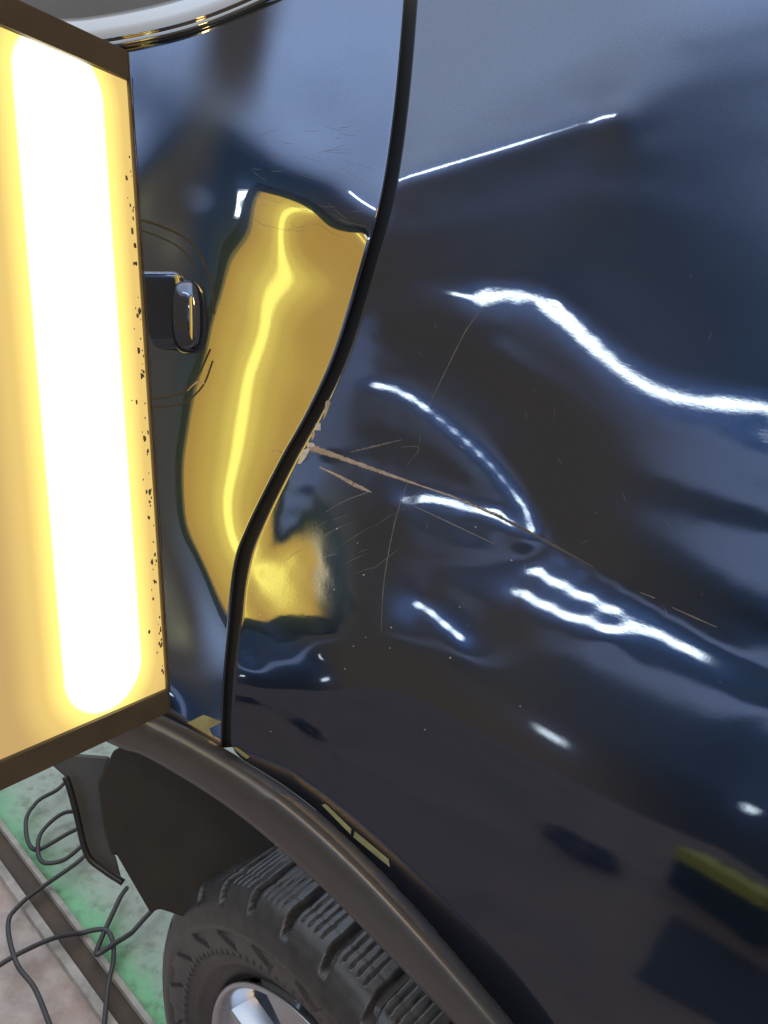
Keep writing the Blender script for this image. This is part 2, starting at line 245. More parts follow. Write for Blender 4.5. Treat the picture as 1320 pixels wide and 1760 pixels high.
[659718,-743,-739,-714,-686,-661,-656,-689,-775,-907,-1045,-1189,-1369,-1738,-1853,-2039,-2121,-2173,-2288,-2395,-2482,-2527,-2585,-2715,-2807,-2892,-2955,-3012,-3042,-3063,-3087,-3100,-3102,-3101,-3095,-3086,-3075,-3067,-3052,-3041,-3019,-3011,-2996,-2988,-2967,-2931,-2913,-2896,-2907,-2733,-2832,-2828,-2849,-2855,-2863,-2868,-2870,-2871],
[657418,-679,-671,-647,-614,-588,-580,-598,-694,-812,-974,-1118,-1395,-1603,-1705,-1895,-2037,-2140,-2249,-2359,-2446,-2511,-2553,-2702,-2778,-2871,-2937,-2976,-3007,-3040,-3055,-3066,-3069,-3061,-3052,-3045,-3027,-3015,-3003,-2998,-2996,-2988,-2979,-2958,-2938,-2964,-2863,-2837,-2785,-2911,-2871,-2871,-2867,-2871,-2875,-2879,-2880,-2882],
[655086,-623,-617,-588,-554,-522,-511,-529,-520,-751,-934,-1098,-1374,-1306,-1576,-1776,-1955,-2096,-2224,-2330,-2425,-2485,-2565,-2660,-2780,-2845,-2885,-2931,-2972,-3000,-3022,-3026,-3023,-3018,-3000,-2982,-2975,-2970,-2969,-2971,-2963,-2952,-2959,-2958,-2876,-2872,-2879,-2918,-2872,-2903,-2904,-2891,-2886,-2885,-2888,-2891,-2892,-2894],
[652763,-581,-573,-544,-500,-484,-450,-460,-513,-639,-680,-923,-1085,-1325,-1481,-1706,-1899,-2064,-2202,-2326,-2421,-2472,-2531,-2693,-2718,-2776,-2832,-2886,-2927,-2963,-2975,-2984,-2970,-2948,-2937,-2938,-2930,-2937,-2938,-2909,-2959,-2891,-2917,-2881,-2981,-2929,-2932,-2919,-2916,-2910,-2906,-2898,-2894,-2896,-2899,-2904,-2907,-2907],
[650500,-548,-545,-512,-471,-392,-458,-382,-433,-430,-521,-722,-967,-1173,-1433,-1660,-1870,-2049,-2200,-2303,-2413,-2514,-2530,-2575,-2656,-2717,-2774,-2833,-2884,-2912,-2930,-2915,-2898,-2901,-2892,-2890,-2911,-2856,-2887,-2867,-2877,-2928,-2967,-2961,-2964,-2975,-2964,-2952,-2934,-2909,-2901,-2893,-2897,-2903,-2912,-2918,-2922,-2924],
[648368,-531,-524,-510,-461,-459,-313,-271,-259,-277,-383,-583,-834,-1107,-1378,-1634,-1850,-2022,-2186,-2344,-2438,-2423,-2438,-2533,-2585,-2647,-2715,-2778,-2822,-2864,-2858,-2854,-2857,-2841,-2860,-2814,-2795,-2833,-2842,-2911,-2934,-2941,-2967,-2985,-3008,-3011,-3002,-2972,-2934,-2912,-2883,-2887,-2896,-2912,-2925,-2936,-2941,-2942],
[646434,-509,-514,-504,-485,-395,-268,-195,-164,-183,-305,-475,-710,-1005,-1329,-1618,-1856,-2042,-2216,-2265,-2300,-2362,-2403,-2465,-2523,-2583,-2631,-2717,-2783,-2786,-2800,-2797,-2798,-2780,-2718,-2774,-2818,-2845,-2888,-2896,-2929,-2960,-2984,-3010,-3027,-3048,-3042,-3000,-2951,-2869,-2874,-2873,-2902,-2926,-2945,-2957,-2964,-2964],
[644784,-490,-491,-510,-474,-404,-232,-81,-133,-219,-345,-461,-708,-960,-1267,-1548,-1774,-1965,-2057,-2157,-2261,-2303,-2366,-2429,-2461,-2498,-2587,-2661,-2673,-2708,-2731,-2733,-2672,-2705,-2801,-2783,-2819,-2841,-2868,-2904,-2934,-2958,-2995,-3014,-3051,-3084,-3085,-3014,-2895,-2918,-2821,-2880,-2921,-2957,-2970,-2984,-2989,-2991],
[643466,-442,-462,-479,-523,-359,-120,-97,-60,-219,-241,-415,-590,-978,-1305,-1591,-1805,-1931,-2040,-2121,-2204,-2300,-2332,-2399,-2403,-2452,-2483,-2495,-2596,-2638,-2622,-2641,-2770,-2753,-2759,-2787,-2800,-2833,-2863,-2892,-2920,-2968,-2988,-3017,-3010,-3089,-3163,-3123,-2971,-2701,-2817,-2903,-2982,-2992,-3011,-3015,-3020,-3021],
[642522,-382,-384,-434,-402,-619,-63,373,-305,-213,-327,-264,-658,-911,-1392,-1701,-1861,-1963,-2001,-2087,-2190,-2226,-2349,-2387,-2334,-2310,-2317,-2407,-2513,-2528,-2681,-2713,-2736,-2758,-2767,-2760,-2788,-2810,-2844,-2881,-2912,-2915,-3018,-3030,-3000,-3114,-3015,-3013,-2980,-2734,-2907,-3051,-3031,-3058,-3055,-3056,-3054,-3054],
[641922,-289,-286,-289,-213,-197,647,-639,-464,-514,-211,-443,-268,-1237,-1561,-1784,-2030,-1945,-1981,-2007,-2149,-2308,-2319,-2263,-2217,-2112,-2259,-2291,-2420,-2579,-2676,-2749,-2774,-2772,-2744,-2746,-2737,-2795,-2831,-2856,-2895,-2957,-2979,-2912,-3039,-2930,-2878,-2787,-2786,-3159,-3241,-3136,-3150,-3121,-3110,-3097,-3089,-3087],
[641613,-186,-186,-119,-56,247,79,-279,-500,-373,-797,-777,-1159,-1261,-1287,-1837,-1961,-1882,-1959,-2017,-2185,-2089,-2087,-2152,-2164,-2108,-1795,-2251,-2478,-2646,-2766,-2802,-2813,-2780,-2756,-2675,-2744,-2762,-2781,-2855,-2843,-2894,-2931,-2933,-2768,-2790,-2761,-2875,-3064,-3376,-3320,-3286,-3224,-3189,-3156,-3135,-3121,-3118],
[641527,-109,-90,-37,84,110,138,-158,-94,-407,-736,-1237,-1476,-1478,-1643,-1645,-2332,-1882,-2007,-1930,-1837,-1897,-1959,-2046,-2098,-1520,-2000,-2404,-2596,-2781,-2853,-2886,-2809,-2833,-2719,-2725,-2516,-2791,-2947,-2540,-2874,-2933,-2772,-2687,-2751,-2785,-3013,-3319,-3249,-3278,-3373,-3326,-3279,-3227,-3191,-3164,-3147,-3144],
[641580,-46,-35,22,86,169,106,92,10,-543,-864,-1094,-1237,-1544,-1661,-1888,-1920,-2626,-2061,-1779,-1794,-1795,-2011,-2089,-1463,-1540,-2321,-2511,-2740,-2886,-2985,-2892,-2819,-2693,-2936,-2692,-2832,-2599,-2476,-2683,-2773,-2675,-2717,-2798,-2876,-3249,-3450,-3152,-3266,-3348,-3377,-3332,-3284,-3242,-3208,-3182,-3166,-3163],
[641722,-5,-1,45,101,193,221,294,-268,-549,-832,-1035,-1286,-1427,-1669,-1889,-2076,-2471,-2043,-1798,-1685,-1799,-2332,-1379,-1843,-2013,-2107,-2605,-2792,-3034,-2907,-2920,-2802,-2811,-2518,-2663,-2460,-2656,-2776,-2610,-2721,-2781,-2936,-2985,-3539,-3420,-3197,-3299,-3207,-3460,-3325,-3294,-3262,-3235,-3210,-3191,-3179,-3177],
[641919,13,29,39,145,176,478,97,-291,-613,-803,-1048,-1200,-1423,-1698,-1801,-2278,-2085,-2022,-1817,-1654,-1948,-1812,-2038,-2031,-1952,-2406,-2548,-2774,-2740,-3071,-2749,-2657,-2489,-2637,-2697,-2785,-2751,-2496,-2759,-2790,-3011,-3129,-3667,-3356,-3380,-3347,-3364,-3508,-3234,-3209,-3241,-3227,-3221,-3206,-3194,-3187,-3185],
[642117,43,35,90,72,361,477,-66,-370,-576,-848,-976,-1218,-1420,-1608,-1943,-2011,-2070,-1964,-1795,-1800,-1390,-2406,-2211,-2123,-2354,-2223,-2347,-2438,-2725,-2982,-2566,-2677,-2825,-2783,-2680,-2527,-2652,-2908,-2840,-2805,-3757,-3467,-3353,-3431,-3441,-3525,-3409,-3232,-3276,-3203,-3206,-3210,-3209,-3203,-3196,-3192,-3192],
[642298,43,62,101,198,329,328,-119,-383,-607,-798,-987,-1219,-1374,-1663,-1831,-1982,-1997,-1962,-1903,-1790,-1997,-1904,-2464,-2285,-2113,-2113,-2225,-2336,-2340,-2898,-3008,-2849,-2679,-2587,-2668,-2822,-3097,-2603,-3355,-3647,-3353,-3399,-3444,-3538,-3498,-3306,-3329,-3297,-3232,-3223,-3213,-3212,-3209,-3205,-3200,-3198,-3197],
[642389,42,53,133,217,400,226,-267,-315,-659,-717,-1073,-1112,-1476,-1570,-1827,-1933,-2004,-2002,-1958,-1967,-1930,-2158,-2260,-2126,-2115,-2150,-2166,-2251,-2259,-2858,-3070,-2542,-2765,-2841,-3099,-2629,-3056,-3808,-3264,-3374,-3416,-3507,-3491,-3347,-3354,-3351,-3301,-3277,-3273,-3250,-3239,-3229,-3220,-3213,-3207,-3203,-3203],
[642364,3,20,87,181,266,155,12,-396,-475,-899,-896,-1307,-1342,-1590,-1813,-1937,-2020,-2047,-2053,-2023,-2013,-2016,-2164,-2155,-2138,-2116,-2316,-2085,-2322,-2077,-3112,-3012,-2966,-2734,-2613,-4010,-3492,-3300,-3430,-3454,-3474,-3346,-3332,-3345,-3319,-3302,-3308,-3316,-3301,-3298,-3274,-3255,-3236,-3224,-3214,-3209,-3209],
[642194,-61,-49,-8,54,46,127,-65,48,-531,-698,-982,-1202,-1330,-1647,-1785,-1946,-2038,-2115,-2114,-2118,-2135,-2069,-2165,-2176,-2157,-2209,-1983,-2208,-2155,-2326,-2302,-3214,-2519,-3487,-3780,-3348,-3450,-3562,-3482,-3378,-3291,-3322,-3295,-3285,-3289,-3307,-3326,-3338,-3375,-3339,-3314,-3278,-3253,-3233,-3222,-3214,-3213],
[641894,-145,-140,-121,-96,-97,-44,28,-91,-109,-668,-886,-1147,-1375,-1567,-1787,-1925,-2069,-2147,-2222,-2204,-2031,-2001,-2093,-2101,-2171,-2126,-2199,-2099,-2755,-2700,-1923,-2174,-3456,-3497,-3488,-3697,-3683,-3487,-3344,-3306,-3289,-3258,-3261,-3264,-3302,-3318,-3350,-3414,-3393,-3401,-3330,-3295,-3260,-3241,-3225,-3218,-3217],
[641494,-237,-236,-229,-222,-189,-153,23,-78,-110,-477,-810,-1110,-1332,-1565,-1736,-1926,-2037,-2245,-2200,-2104,-2045,-1896,-2059,-2042,-1937,-2313,-2450,-2434,-2127,-2552,-1907,-2944,-3279,-3556,-3843,-3731,-3511,-3428,-3350,-3285,-3263,-3256,-3266,-3305,-3288,-3348,-3395,-3360,-3584,-3361,-3342,-3285,-3263,-3240,-3228,-3219,-3218],
[641029,-326,-328,-326,-324,-280,-275,-45,-75,-115,-263,-812,-1060,-1315,-1476,-1746,-1882,-2063,-2134,-2170,-2114,-1749,-1963,-2086,-2144,-2166,-2307,-2127,-2211,-1859,-3012,-1804,-3367,-3405,-3967,-3686,-3593,-3523,-3408,-3339,-3309,-3279,-3295,-3279,-3269,-3457,-3402,-3535,-3563,-3265,-3333,-3292,-3279,-3253,-3238,-3225,-3220,-3217],
[640534,-412,-412,-415,-399,-387,-291,-277,2,-296,-236,-616,-952,-1331,-1508,-1514,-2107,-1553,-2394,-1891,-1922,-2035,-1911,-2002,-2005,-2013,-2171,-2193,-2175,-2860,-1870,-2821,-3501,-3835,-3503,-3684,-3593,-3495,-3439,-3359,-3303,-3375,-3308,-3441,-3461,-3377,-3509,-3328,-3396,-3363,-3300,-3287,-3264,-3248,-3233,-3223,-3217,-3216],
[640029,-490,-493,-488,-482,-440,-414,-258,-282,-143,-358,-319,-1144,-1142,-1465,-1613,-1744,-1835,-1849,-1731,-1743,-2100,-1990,-1972,-2052,-2174,-2469,-2362,-2432,-2067,-2013,-3322,-3529,-3736,-3748,-3635,-3589,-3539,-3419,-3481,-3411,-3443,-3443,-3300,-3381,-3343,-3337,-3432,-3392,-3366,-3329,-3287,-3262,-3242,-3229,-3219,-3215,-3214],
[639529,-565,-564,-562,-546,-526,-460,-459,-322,-323,-407,-545,-499,-1225,-1357,-1493,-1819,-1530,-1955,-1608,-1837,-1879,-2044,-2140,-2310,-2282,-2425,-2273,-2266,-1676,-2886,-3133,-3648,-3718,-3711,-3682,-3611,-3604,-3595,-3461,-3483,-3310,-3310,-3340,-3311,-3348,-3364,-3317,-3471,-3425,-3332,-3292,-3259,-3239,-3224,-3216,-3211,-3211],
[639039,-635,-635,-629,-615,-589,-549,-504,-384,-516,-279,-602,-640,-953,-1411,-1435,-1731,-1450,-1752,-1708,-2034,-2135,-2001,-2195,-2292,-2506,-2030,-2328,-1494,-2578,-2846,-3347,-3542,-3724,-3694,-3682,-3704,-3609,-3509,-3466,-3370,-3360,-3323,-3301,-3340,-3299,-3387,-3461,-3477,-3343,-3325,-3279,-3254,-3233,-3220,-3212,-3208,-3208],
[638558,-704,-702,-696,-680,-655,-626,-580,-584,-555,-662,-420,-654,-502,-1579,-1426,-1527,-1536,-1959,-1796,-1993,-2008,-2112,-2290,-2349,-2075,-2291,-1457,-2323,-2682,-3058,-3283,-3543,-3601,-3667,-3736,-3647,-3595,-3506,-3429,-3388,-3324,-3306,-3362,-3333,-3458,-3432,-3448,-3352,-3308,-3301,-3269,-3245,-3227,-3215,-3208,-3204,-3204],
[638081,-771,-770,-761,-745,-723,-690,-676,-604,-692,-204,-863,-993,-1152,-997,-1303,-1534,-1584,-1829,-1807,-1996,-2124,-2122,-2185,-2087,-2238,-1488,-2215,-2462,-2924,-3008,-3222,-3470,-3549,-3716,-3702,-3648,-3552,-3481,-3408,-3348,-3404,-3347,-3413,-3411,-3315,-3361,-3338,-3413,-3350,-3293,-3261,-3236,-3220,-3209,-3203,-3202,-3201],
[637603,-840,-838,-827,-811,-787,-761,-723,-695,-584,-667,-956,-794,-1028,-1181,-1360,-1497,-1627,-1872,-1883,-1994,-2071,-1983,-2111,-2086,-1511,-2263,-2289,-2651,-2774,-2934,-3403,-3387,-3687,-3676,-3660,-3587,-3513,-3454,-3423,-3439,-3352,-3417,-3316,-3332,-3334,-3310,-3345,-3435,-3328,-3288,-3245,-3226,-3211,-3204,-3199,-3199,-3199],
[637115,-909,-907,-896,-880,-857,-827,-799,-767,-780,-840,-792,-1048,-1036,-1109,-1321,-1692,-1614,-1877,-1818,-1904,-1910,-2097,-1886,-1538,-2319,-2210,-2505,-2561,-2777,-3124,-3224,-3618,-3603,-3620,-3611,-3515,-3436,-3456,-3403,-3406,-3361,-3361,-3375,-3372,-3346,-3339,-3373,-3311,-3295,-3243,-3228,-3212,-3204,-3199,-3198,-3197,-3197],
[636613,-980,-978,-969,-953,-933,-912,-893,-891,-897,-888,-981,-930,-1083,-1133,-1344,-1652,-1737,-1755,-1717,-1973,-2063,-1601,-1584,-2317,-2162,-2459,-2450,-2562,-2902,-3043,-3494,-3470,-3590,-3572,-3375,-3412,-3482,-3409,-3387,-3362,-3374,-3380,-3367,-3358,-3387,-3377,-3383,-3284,-3203,-3218,-3205,-3205,-3199,-3198,-3197,-3198,-3197],
[636093,-1053,-1051,-1044,-1031,-1016,-1003,-994,-992,-994,-1020,-1015,-1100,-1035,-1129,-1244,-1733,-1610,-1868,-1826,-1788,-1491,-1724,-2221,-2142,-2425,-2363,-2483,-2810,-2941,-3180,-3308,-3445,-3386,-3300,-3429,-3433,-3390,-3355,-3359,-3329,-3379,-3371,-3391,-3464,-3353,-3370,-3393,-3122,-3218,-3197,-3209,-3203,-3202,-3200,-3199,-3199,-3199],
[635552,-1127,-1125,-1120,-1112,-1102,-1095,-1091,-1092,-1100,-1108,-1132,-1142,-1114,-1211,-1129,-1619,-1783,-1537,-1687,-1494,-1848,-2157,-2149,-2331,-2276,-2485,-2733,-2839,-3016,-3095,-3207,-3282,-3149,-3295,-3421,-3345,-3317,-3312,-3315,-3336,-3340,-3383,-3313,-3339,-3317,-3379,-3210,-3374,-3234,-3239,-3219,-3216,-3209,-3206,-3204,-3203,-3203],
[634991,-1201,-1200,-1197,-1192,-1188,-1185,-1186,-1190,-1197,-1209,-1213,-1209,-1180,-1061,-1240,-1194,-1533,-1696,-1681,-2069,-2016,-2065,-2254,-2239,-2496,-2650,-2764,-2886,-2895,-3075,-2976,-2931,-3299,-3363,-3245,-3257,-3282,-3244,-3318,-3209,-3214,-3242,-3395,-3319,-3357,-3341,-3349,-3283,-3302,-3261,-3248,-3231,-3222,-3215,-3210,-3208,-3207],
[634411,-1275,-1274,-1273,-1271,-1271,-1273,-1277,-1284,-1293,-1301,-1305,-1293,-1268,-1253,-1150,-1292,-1194,-1987,-1963,-1825,-2058,-2178,-2197,-2409,-2552,-2688,-2772,-2782,-2906,-2620,-2902,-3200,-3202,-3156,-3196,-3180,-3212,-3265,-3001,-3108,-3316,-3294,-3326,-3352,-3336,-3348,-3321,-3336,-3310,-3292,-3268,-3249,-3234,-3224,-3217,-3214,-3212],
[633814,-1346,-1346,-1348,-1348,-1351,-1357,-1364,-1373,-1384,-1395,-1399,-1395,-1378,-1322,-1233,-1229,-1480,-1634,-1992,-2116,-2144,-2214,-2327,-2404,-2553,-2628,-2813,-2635,-2422,-2909,-2937,-3062,-3042,-3124,-3030,-3237,-3114,-2856,-3157,-3182,-3235,-3294,-3321,-3329,-3338,-3331,-3338,-3335,-3328,-3312,-3283,-3262,-3244,-3232,-3223,-3219,-3218],
[633206,-1417,-1417,-1418,-1423,-1428,-1435,-1446,-1458,-1471,-1483,-1493,-1499,-1480,-1497,-1259,-1377,-1256,-1822,-2092,-2169,-2248,-2296,-2346,-2427,-2489,-2577,-2481,-2461,-2831,-2718,-2924,-2919,-2989,-2875,-3271,-2876,-2823,-3106,-3084,-3185,-3241,-3275,-3298,-3320,-3321,-3331,-3314,-3337,-3364,-3313,-3291,-3267,-3251,-3237,-3229,-3223,-3222],
[632587,-1483,-1485,-1487,-1492,-1501,-1510,-1523,-1536,-1552,-1565,-1580,-1586,-1593,-1571,-1527,-1251,-1699,-1573,-2255,-2267,-2280,-2332,-2374,-2400,-2431,-2461,-2553,-2494,-2554,-2800,-2752,-2815,-2794,-3109,-2730,-2779,-3005,-3032,-3140,-3175,-3220,-3255,-3278,-3298,-3317,-3329,-3327,-3367,-3324,-3304,-3285,-3267,-3253,-3241,-3232,-3227,-3225],
[631962,-1547,-1549,-1552,-1559,-1568,-1581,-1593,-1610,-1625,-1641,-1654,-1662,-1668,-1650,-1678,-1656,-1508,-1951,-2340,-2124,-2326,-2341,-2385,-2353,-2324,-2433,-2516,-2433,-2632,-2573,-2731,-2627,-3093,-2577,-2578,-2915,-2987,-3075,-3119,-3158,-3200,-3229,-3258,-3280,-3302,-3339,-3356,-3351,-3286,-3294,-3276,-3266,-3253,-3243,-3234,-3230,-3228],
[631334,-1608,-1610,-1613,-1622,-1632,-1645,-1660,-1677,-1693,-1709,-1723,-1729,-1727,-1711,-1692,-1565,-2166,-2081,-2178,-2353,-2256,-2346,-2402,-2389,-2159,-2077,-2686,-2538,-2452,-2838,-2395,-3132,-2141,-2533,-2920,-2862,-2994,-3051,-3096,-3138,-3168,-3217,-3224,-3270,-3307,-3307,-3325,-3322,-3311,-3286,-3277,-3264,-3254,-3244,-3235,-3232,-3230],
[630704,-1665,-1667,-1671,-1680,-1692,-1705,-1722,-1739,-1757,-1775,-1789,-1797,-1796,-1793,-1779,-1881,-2017,-2163,-2344,-2269,-2367,-2354,-2355,-2347,-2129,-2198,-2475,-2704,-2514,-2583,-2750,-1976,-2794,-2659,-2758,-2900,-2978,-3023,-3109,-3061,-3134,-3175,-3221,-3263,-3279,-3302,-3309,-3314,-3300,-3291,-3276,-3266,-3254,-3245,-3237,-3232,-3232],
[630074,-1719,-1720,-1725,-1734,-1747,-1761,-1779,-1798,-1819,-1838,-1858,-1872,-1886,-1891,-1940,-1925,-2255,-2295,-2114,-2668,-2070,-2258,-2234,-2244,-2241,-2328,-2551,-2567,-2427,-2515,-2166,-2832,-2455,-2722,-2812,-2957,-2847,-2997,-3030,-3062,-3142,-3159,-3213,-3239,-3266,-3280,-3299,-3304,-3301,-3289,-3279,-3267,-3256,-3245,-3238,-3232,-3232],
[629446,-1769,-1771,-1775,-1785,-1797,-1813,-1832,-1853,-1877,-1901,-1926,-1953,-1980,-2019,-2055,-2168,-2232,-2239,-2295,-1845,-2307,-2272,-2356,-2255,-2261,-2328,-2263,-2540,-2476,-2597,-2603,-2471,-2721,-2657,-2820,-2797,-2962,-3007,-2983,-3108,-3121,-3156,-3180,-3220,-3243,-3269,-3289,-3298,-3296,-3291,-3279,-3269,-3256,-3246,-3237,-3232,-3231],
[628818,-1815,-1817,-1822,-1831,-1844,-1861,-1881,-1903,-1930,-1959,-1993,-2030,-2073,-2124,-2185,-2228,-2205,-2129,-2076,-2464,-1905,-2210,-2310,-2300,-2343,-2282,-2406,-2450,-2538,-2561,-2529,-2646,-2599,-2813,-2815,-2866,-2960,-2994,-3022,-3040,-3086,-3118,-3167,-3189,-3222,-3264,-3281,-3293,-3295,-3290,-3281,-3269,-3257,-3245,-3236,-3231,-3229],
[628191,-1858,-1859,-1865,-1874,-1887,-1903,-1925,-1949,-1977,-2011,-2050,-2097,-2150,-2215,-2279,-2343,-2346,-2194,-2151,-2126,-2370,-1985,-2202,-2260,-2268,-2329,-2361,-2461,-2517,-2573,-2620,-2634,-2753,-2791,-2883,-2910,-2950,-2973,-2984,-3023,-3052,-3054,-3120,-3170,-3234,-3257,-3282,-3293,-3296,-3291,-3280,-3269,-3255,-3244,-3234,-3227,-3227],
[627565,-1898,-1898,-1904,-1913,-1926,-1942,-1963,-1988,-2018,-2054,-2097,-2146,-2208,-2269,-2364,-2382,-2556,-2192,-1997,-2415,-2088,-2266,-2166,-2166,-2316,-2287,-2375,-2447,-2523,-2580,-2636,-2721,-2774,-2888,-2905,-2950,-2964,-2982,-2903,-2967,-2987,-3061,-3119,-3168,-3217,-3254,-3283,-3295,-3296,-3291,-3280,-3266,-3253,-3240,-3230,-3223,-3222],
[626937,-1934,-1934,-1940,-1948,-1960,-1977,-1997,-2022,-2051,-2087,-2129,-2181,-2236,-2313,-2360,-2479,-2332,-2540,-2239,-2056,-2411,-2192,-2140,-2295,-2289,-2299,-2419,-2464,-2497,-2609,-2665,-2743,-2853,-2893,-3040,-2939,-2905,-2962,-2865,-2963,-2968,-3090,-3111,-3165,-3208,-3253,-3280,-3298,-3296,-3288,-3276,-3262,-3247,-3235,-3224,-3217,-3216],
[626306,-1967,-1967,-1973,-1980,-1991,-2007,-2026,-2049,-2078,-2111,-2152,-2198,-2254,-2311,-2392,-2434,-2574,-2529,-2453,-2439,-2191,-2213,-2193,-2246,-2244,-2367,-2408,-2429,-2550,-2612,-2667,-2781,-2854,-2937,-2977,-2959,-3062,-2846,-2997,-2955,-3004,-3044,-3110,-3153,-3201,-3235,-3296,-3297,-3289,-3281,-3269,-3255,-3240,-3227,-3216,-3209,-3208],
[625671,-1998,-1998,-2002,-2009,-2020,-2033,-2051,-2073,-2098,-2129,-2166,-2207,-2254,-2313,-2373,-2475,-2564,-2899,-2842,-2317,-2332,-2191,-2224,-2257,-2324,-2334,-2383,-2443,-2522,-2582,-2680,-2772,-2837,-3010,-3024,-3107,-3056,-2962,-2872,-2945,-2983,-3045,-3095,-3150,-3200,-3255,-3280,-3273,-3277,-3270,-3258,-3244,-3231,-3217,-3206,-3199,-3198],
[625028,-2026,-2025,-2030,-2035,-2045,-2058,-2073,-2093,-2116,-2143,-2175,-2213,-2252,-2307,-2354,-2477,-2512,-3066,-3334,-2569,-2385,-2346,-2264,-2262,-2245,-2320,-2383,-2429,-2511,-2607,-2688,-2735,-2877,-3006,-3178,-3129,-3111,-2842,-2878,-2920,-2983,-3038,-3098,-3157,-3210,-3248,-3243,-3259,-3261,-3257,-3245,-3231,-3218,-3204,-3194,-3187,-3186],
[624376,-2051,-2052,-2055,-2060,-2068,-2079,-2094,-2110,-2132,-2156,-2185,-2217,-2257,-2295,-2372,-2398,-2642,-2497,-3395,-3091,-2573,-2544,-2453,-2454,-2442,-2441,-2462,-2505,-2540,-2555,-2569,-2702,-2773,-3107,-3249,-3286,-2857,-2814,-2908,-2937,-2996,-3048,-3101,-3145,-3189,-3226,-3250,-3253,-3249,-3242,-3229,-3216,-3202,-3190,-3180,-3173,-3172],
[623712,-2075,-2075,-2078,-2083,-2090,-2100,-2112,-2128,-2148,-2170,-2196,-2227,-2262,-2311,-2357,-2458,-2516,-2796,-2970,-2929,-2762,-2607,-2573,-2536,-2575,-2621,-2638,-2664,-2709,-2751,-2758,-2800,-2846,-2969,-3535,-3178,-2669,-2737,-2860,-2931,-2995,-3049,-3095,-3131,-3168,-3213,-3253,-3242,-3234,-3224,-3212,-3197,-3184,-3172,-3163,-3158,-3157],
[623035,-2097,-2098,-2099,-2104,-2111,-2119,-2131,-2146,-2164,-2184,-2211,-2241,-2278,-2323,-2387,-2458,-2592,-2706,-2870,-2872,-2774,-2695,-2630,-2612,-2594,-2597,-2645,-2713,-2780,-2804,-2918,-2925,-3107,-2940,-3648,-3365,-2721,-2863,-2812,-2922,-2994,-3060,-3095,-3131,-3150,-3211,-3231,-3206,-3211,-3204,-3189,-3175,-3162,-3153,-3145,-3141,-3140],
[622343,-2118,-2118,-2121,-2124,-2130,-2138,-2149,-2164,-2180,-2202,-2228,-2259,-2296,-2345,-2406,-2490,-2580,-2705,-2780,-2807,-2775,-2717,-2682,-2656,-2657,-2678,-2714,-2766,-2813,-2868,-2871,-2929,-2957,-3190,-3413,-3550,-3208,-3023,-2977,-2963,-3018,-3058,-3104,-3137,-3179,-3182,-3122,-3181,-3190,-3178,-3164,-3148,-3137,-3130,-3125,-3124,-3123],
[621634,-2137,-2138,-2140,-2143,-2149,-2157,-2167,-2181,-2199,-2219,-2246,-2278,-2317,-2366,-2427,-2499,-2588,-2668,-2742,-2769,-2752,-2732,-2706,-2704,-2708,-2731,-2769,-2815,-2864,-2898,-2948,-2991,-3098,-3226,-3413,-3425,-3328,-3193,-3099,-3090,-3096,-3123,-3130,-3146,-3150,-3137,-3156,-3159,-3161,-3159,-3127,-3116,-3108,-3106,-3106,-3106,-3106],
[620908,-2156,-2157,-2158,-2161,-2167,-2174,-2186,-2199,-2216,-2238,-2265,-2297,-2336,-2384,-2440,-2508,-2578,-2651,-2706,-2746,-2745,-2715,-2730,-2735,-2757,-2783,-2821,-2865,-2910,-2956,-2997,-3063,-3144,-3284,-3376,-3446,-3397,-3313,-3230,-3148,-3246,-3183,-3177,-3161,-3147,-3142,-3097,-3155,-3208,-3090,-3089,-3075,-3079,-3083,-3087,-3090,-3092],
[620162,-2173,-2173,-2176,-2178,-2184,-2192,-2203,-2216,-2234,-2256,-2283,-2315,-2353,-2398,-2451,-2509,-2570,-2629,-2674,-2720,-2697,-2740,-2750,-2773,-2791,-2818,-2851,-2898,-2948,-3010,-3077,-3147,-3215,-3278,-3409,-3456,-3454,-3421,-3372,-3424,-3265,-3242,-3215,-3203,-3190,-3165,-3152,-3135,-2984,-3030,-3026,-3044,-3052,-3064,-3072,-3078,-3079],
[619398,-2189,-2190,-2191,-2195,-2201,-2208,-2219,-2234,-2251,-2273,-2299,-2331,-2367,-2411,-2457,-2510,-2561,-2609,-2652,-2666,-2697,-2755,-2775,-2796,-2818,-2843,-2876,-2918,-2965,-3025,-3096,-3190,-3265,-3392,-3455,-3497,-3505,-3490,-3476,-3427,-3385,-3319,-3280,-3257,-3216,-3207,-3155,-3067,-2965,-2980,-3003,-3023,-3038,-3052,-3063,-3070,-3071],
[618615,-2205,-2205,-2206,-2210,-2216,-2224,-2235,-2249,-2267,-2289,-2314,-2346,-2380,-2419,-2464,-2509,-2555,-2598,-2635,-2670,-2707,-2742,-2782,-2810,-2839,-2869,-2905,-2949,-3000,-3060,-3130,-3202,-3304,-3429,-3490,-3524,-3538,-3529,-3512,-3481,-3425,-3368,-3326,-3287,-3270,-3148,-3185,-3036,-2995,-3013,-3012,-3027,-3038,-3050,-3060,-3066,-3069],
[617812,-2219,-2218,-2221,-2224,-2230,-2239,-2249,-2264,-2282,-2302,-2329,-2358,-2391,-2428,-2468,-2510,-2553,-2593,-2631,-2668,-2707,-2749,-2786,-2821,-2856,-2891,-2932,-2979,-3031,-3094,-3163,-3248,-3339,-3426,-3492,-3533,-3545,-3551,-3533,-3498,-3445,-3424,-3321,-3302,-3211,-3213,-3107,-3086,-3132,-3052,-3052,-3044,-3051,-3056,-3063,-3068,-3069],
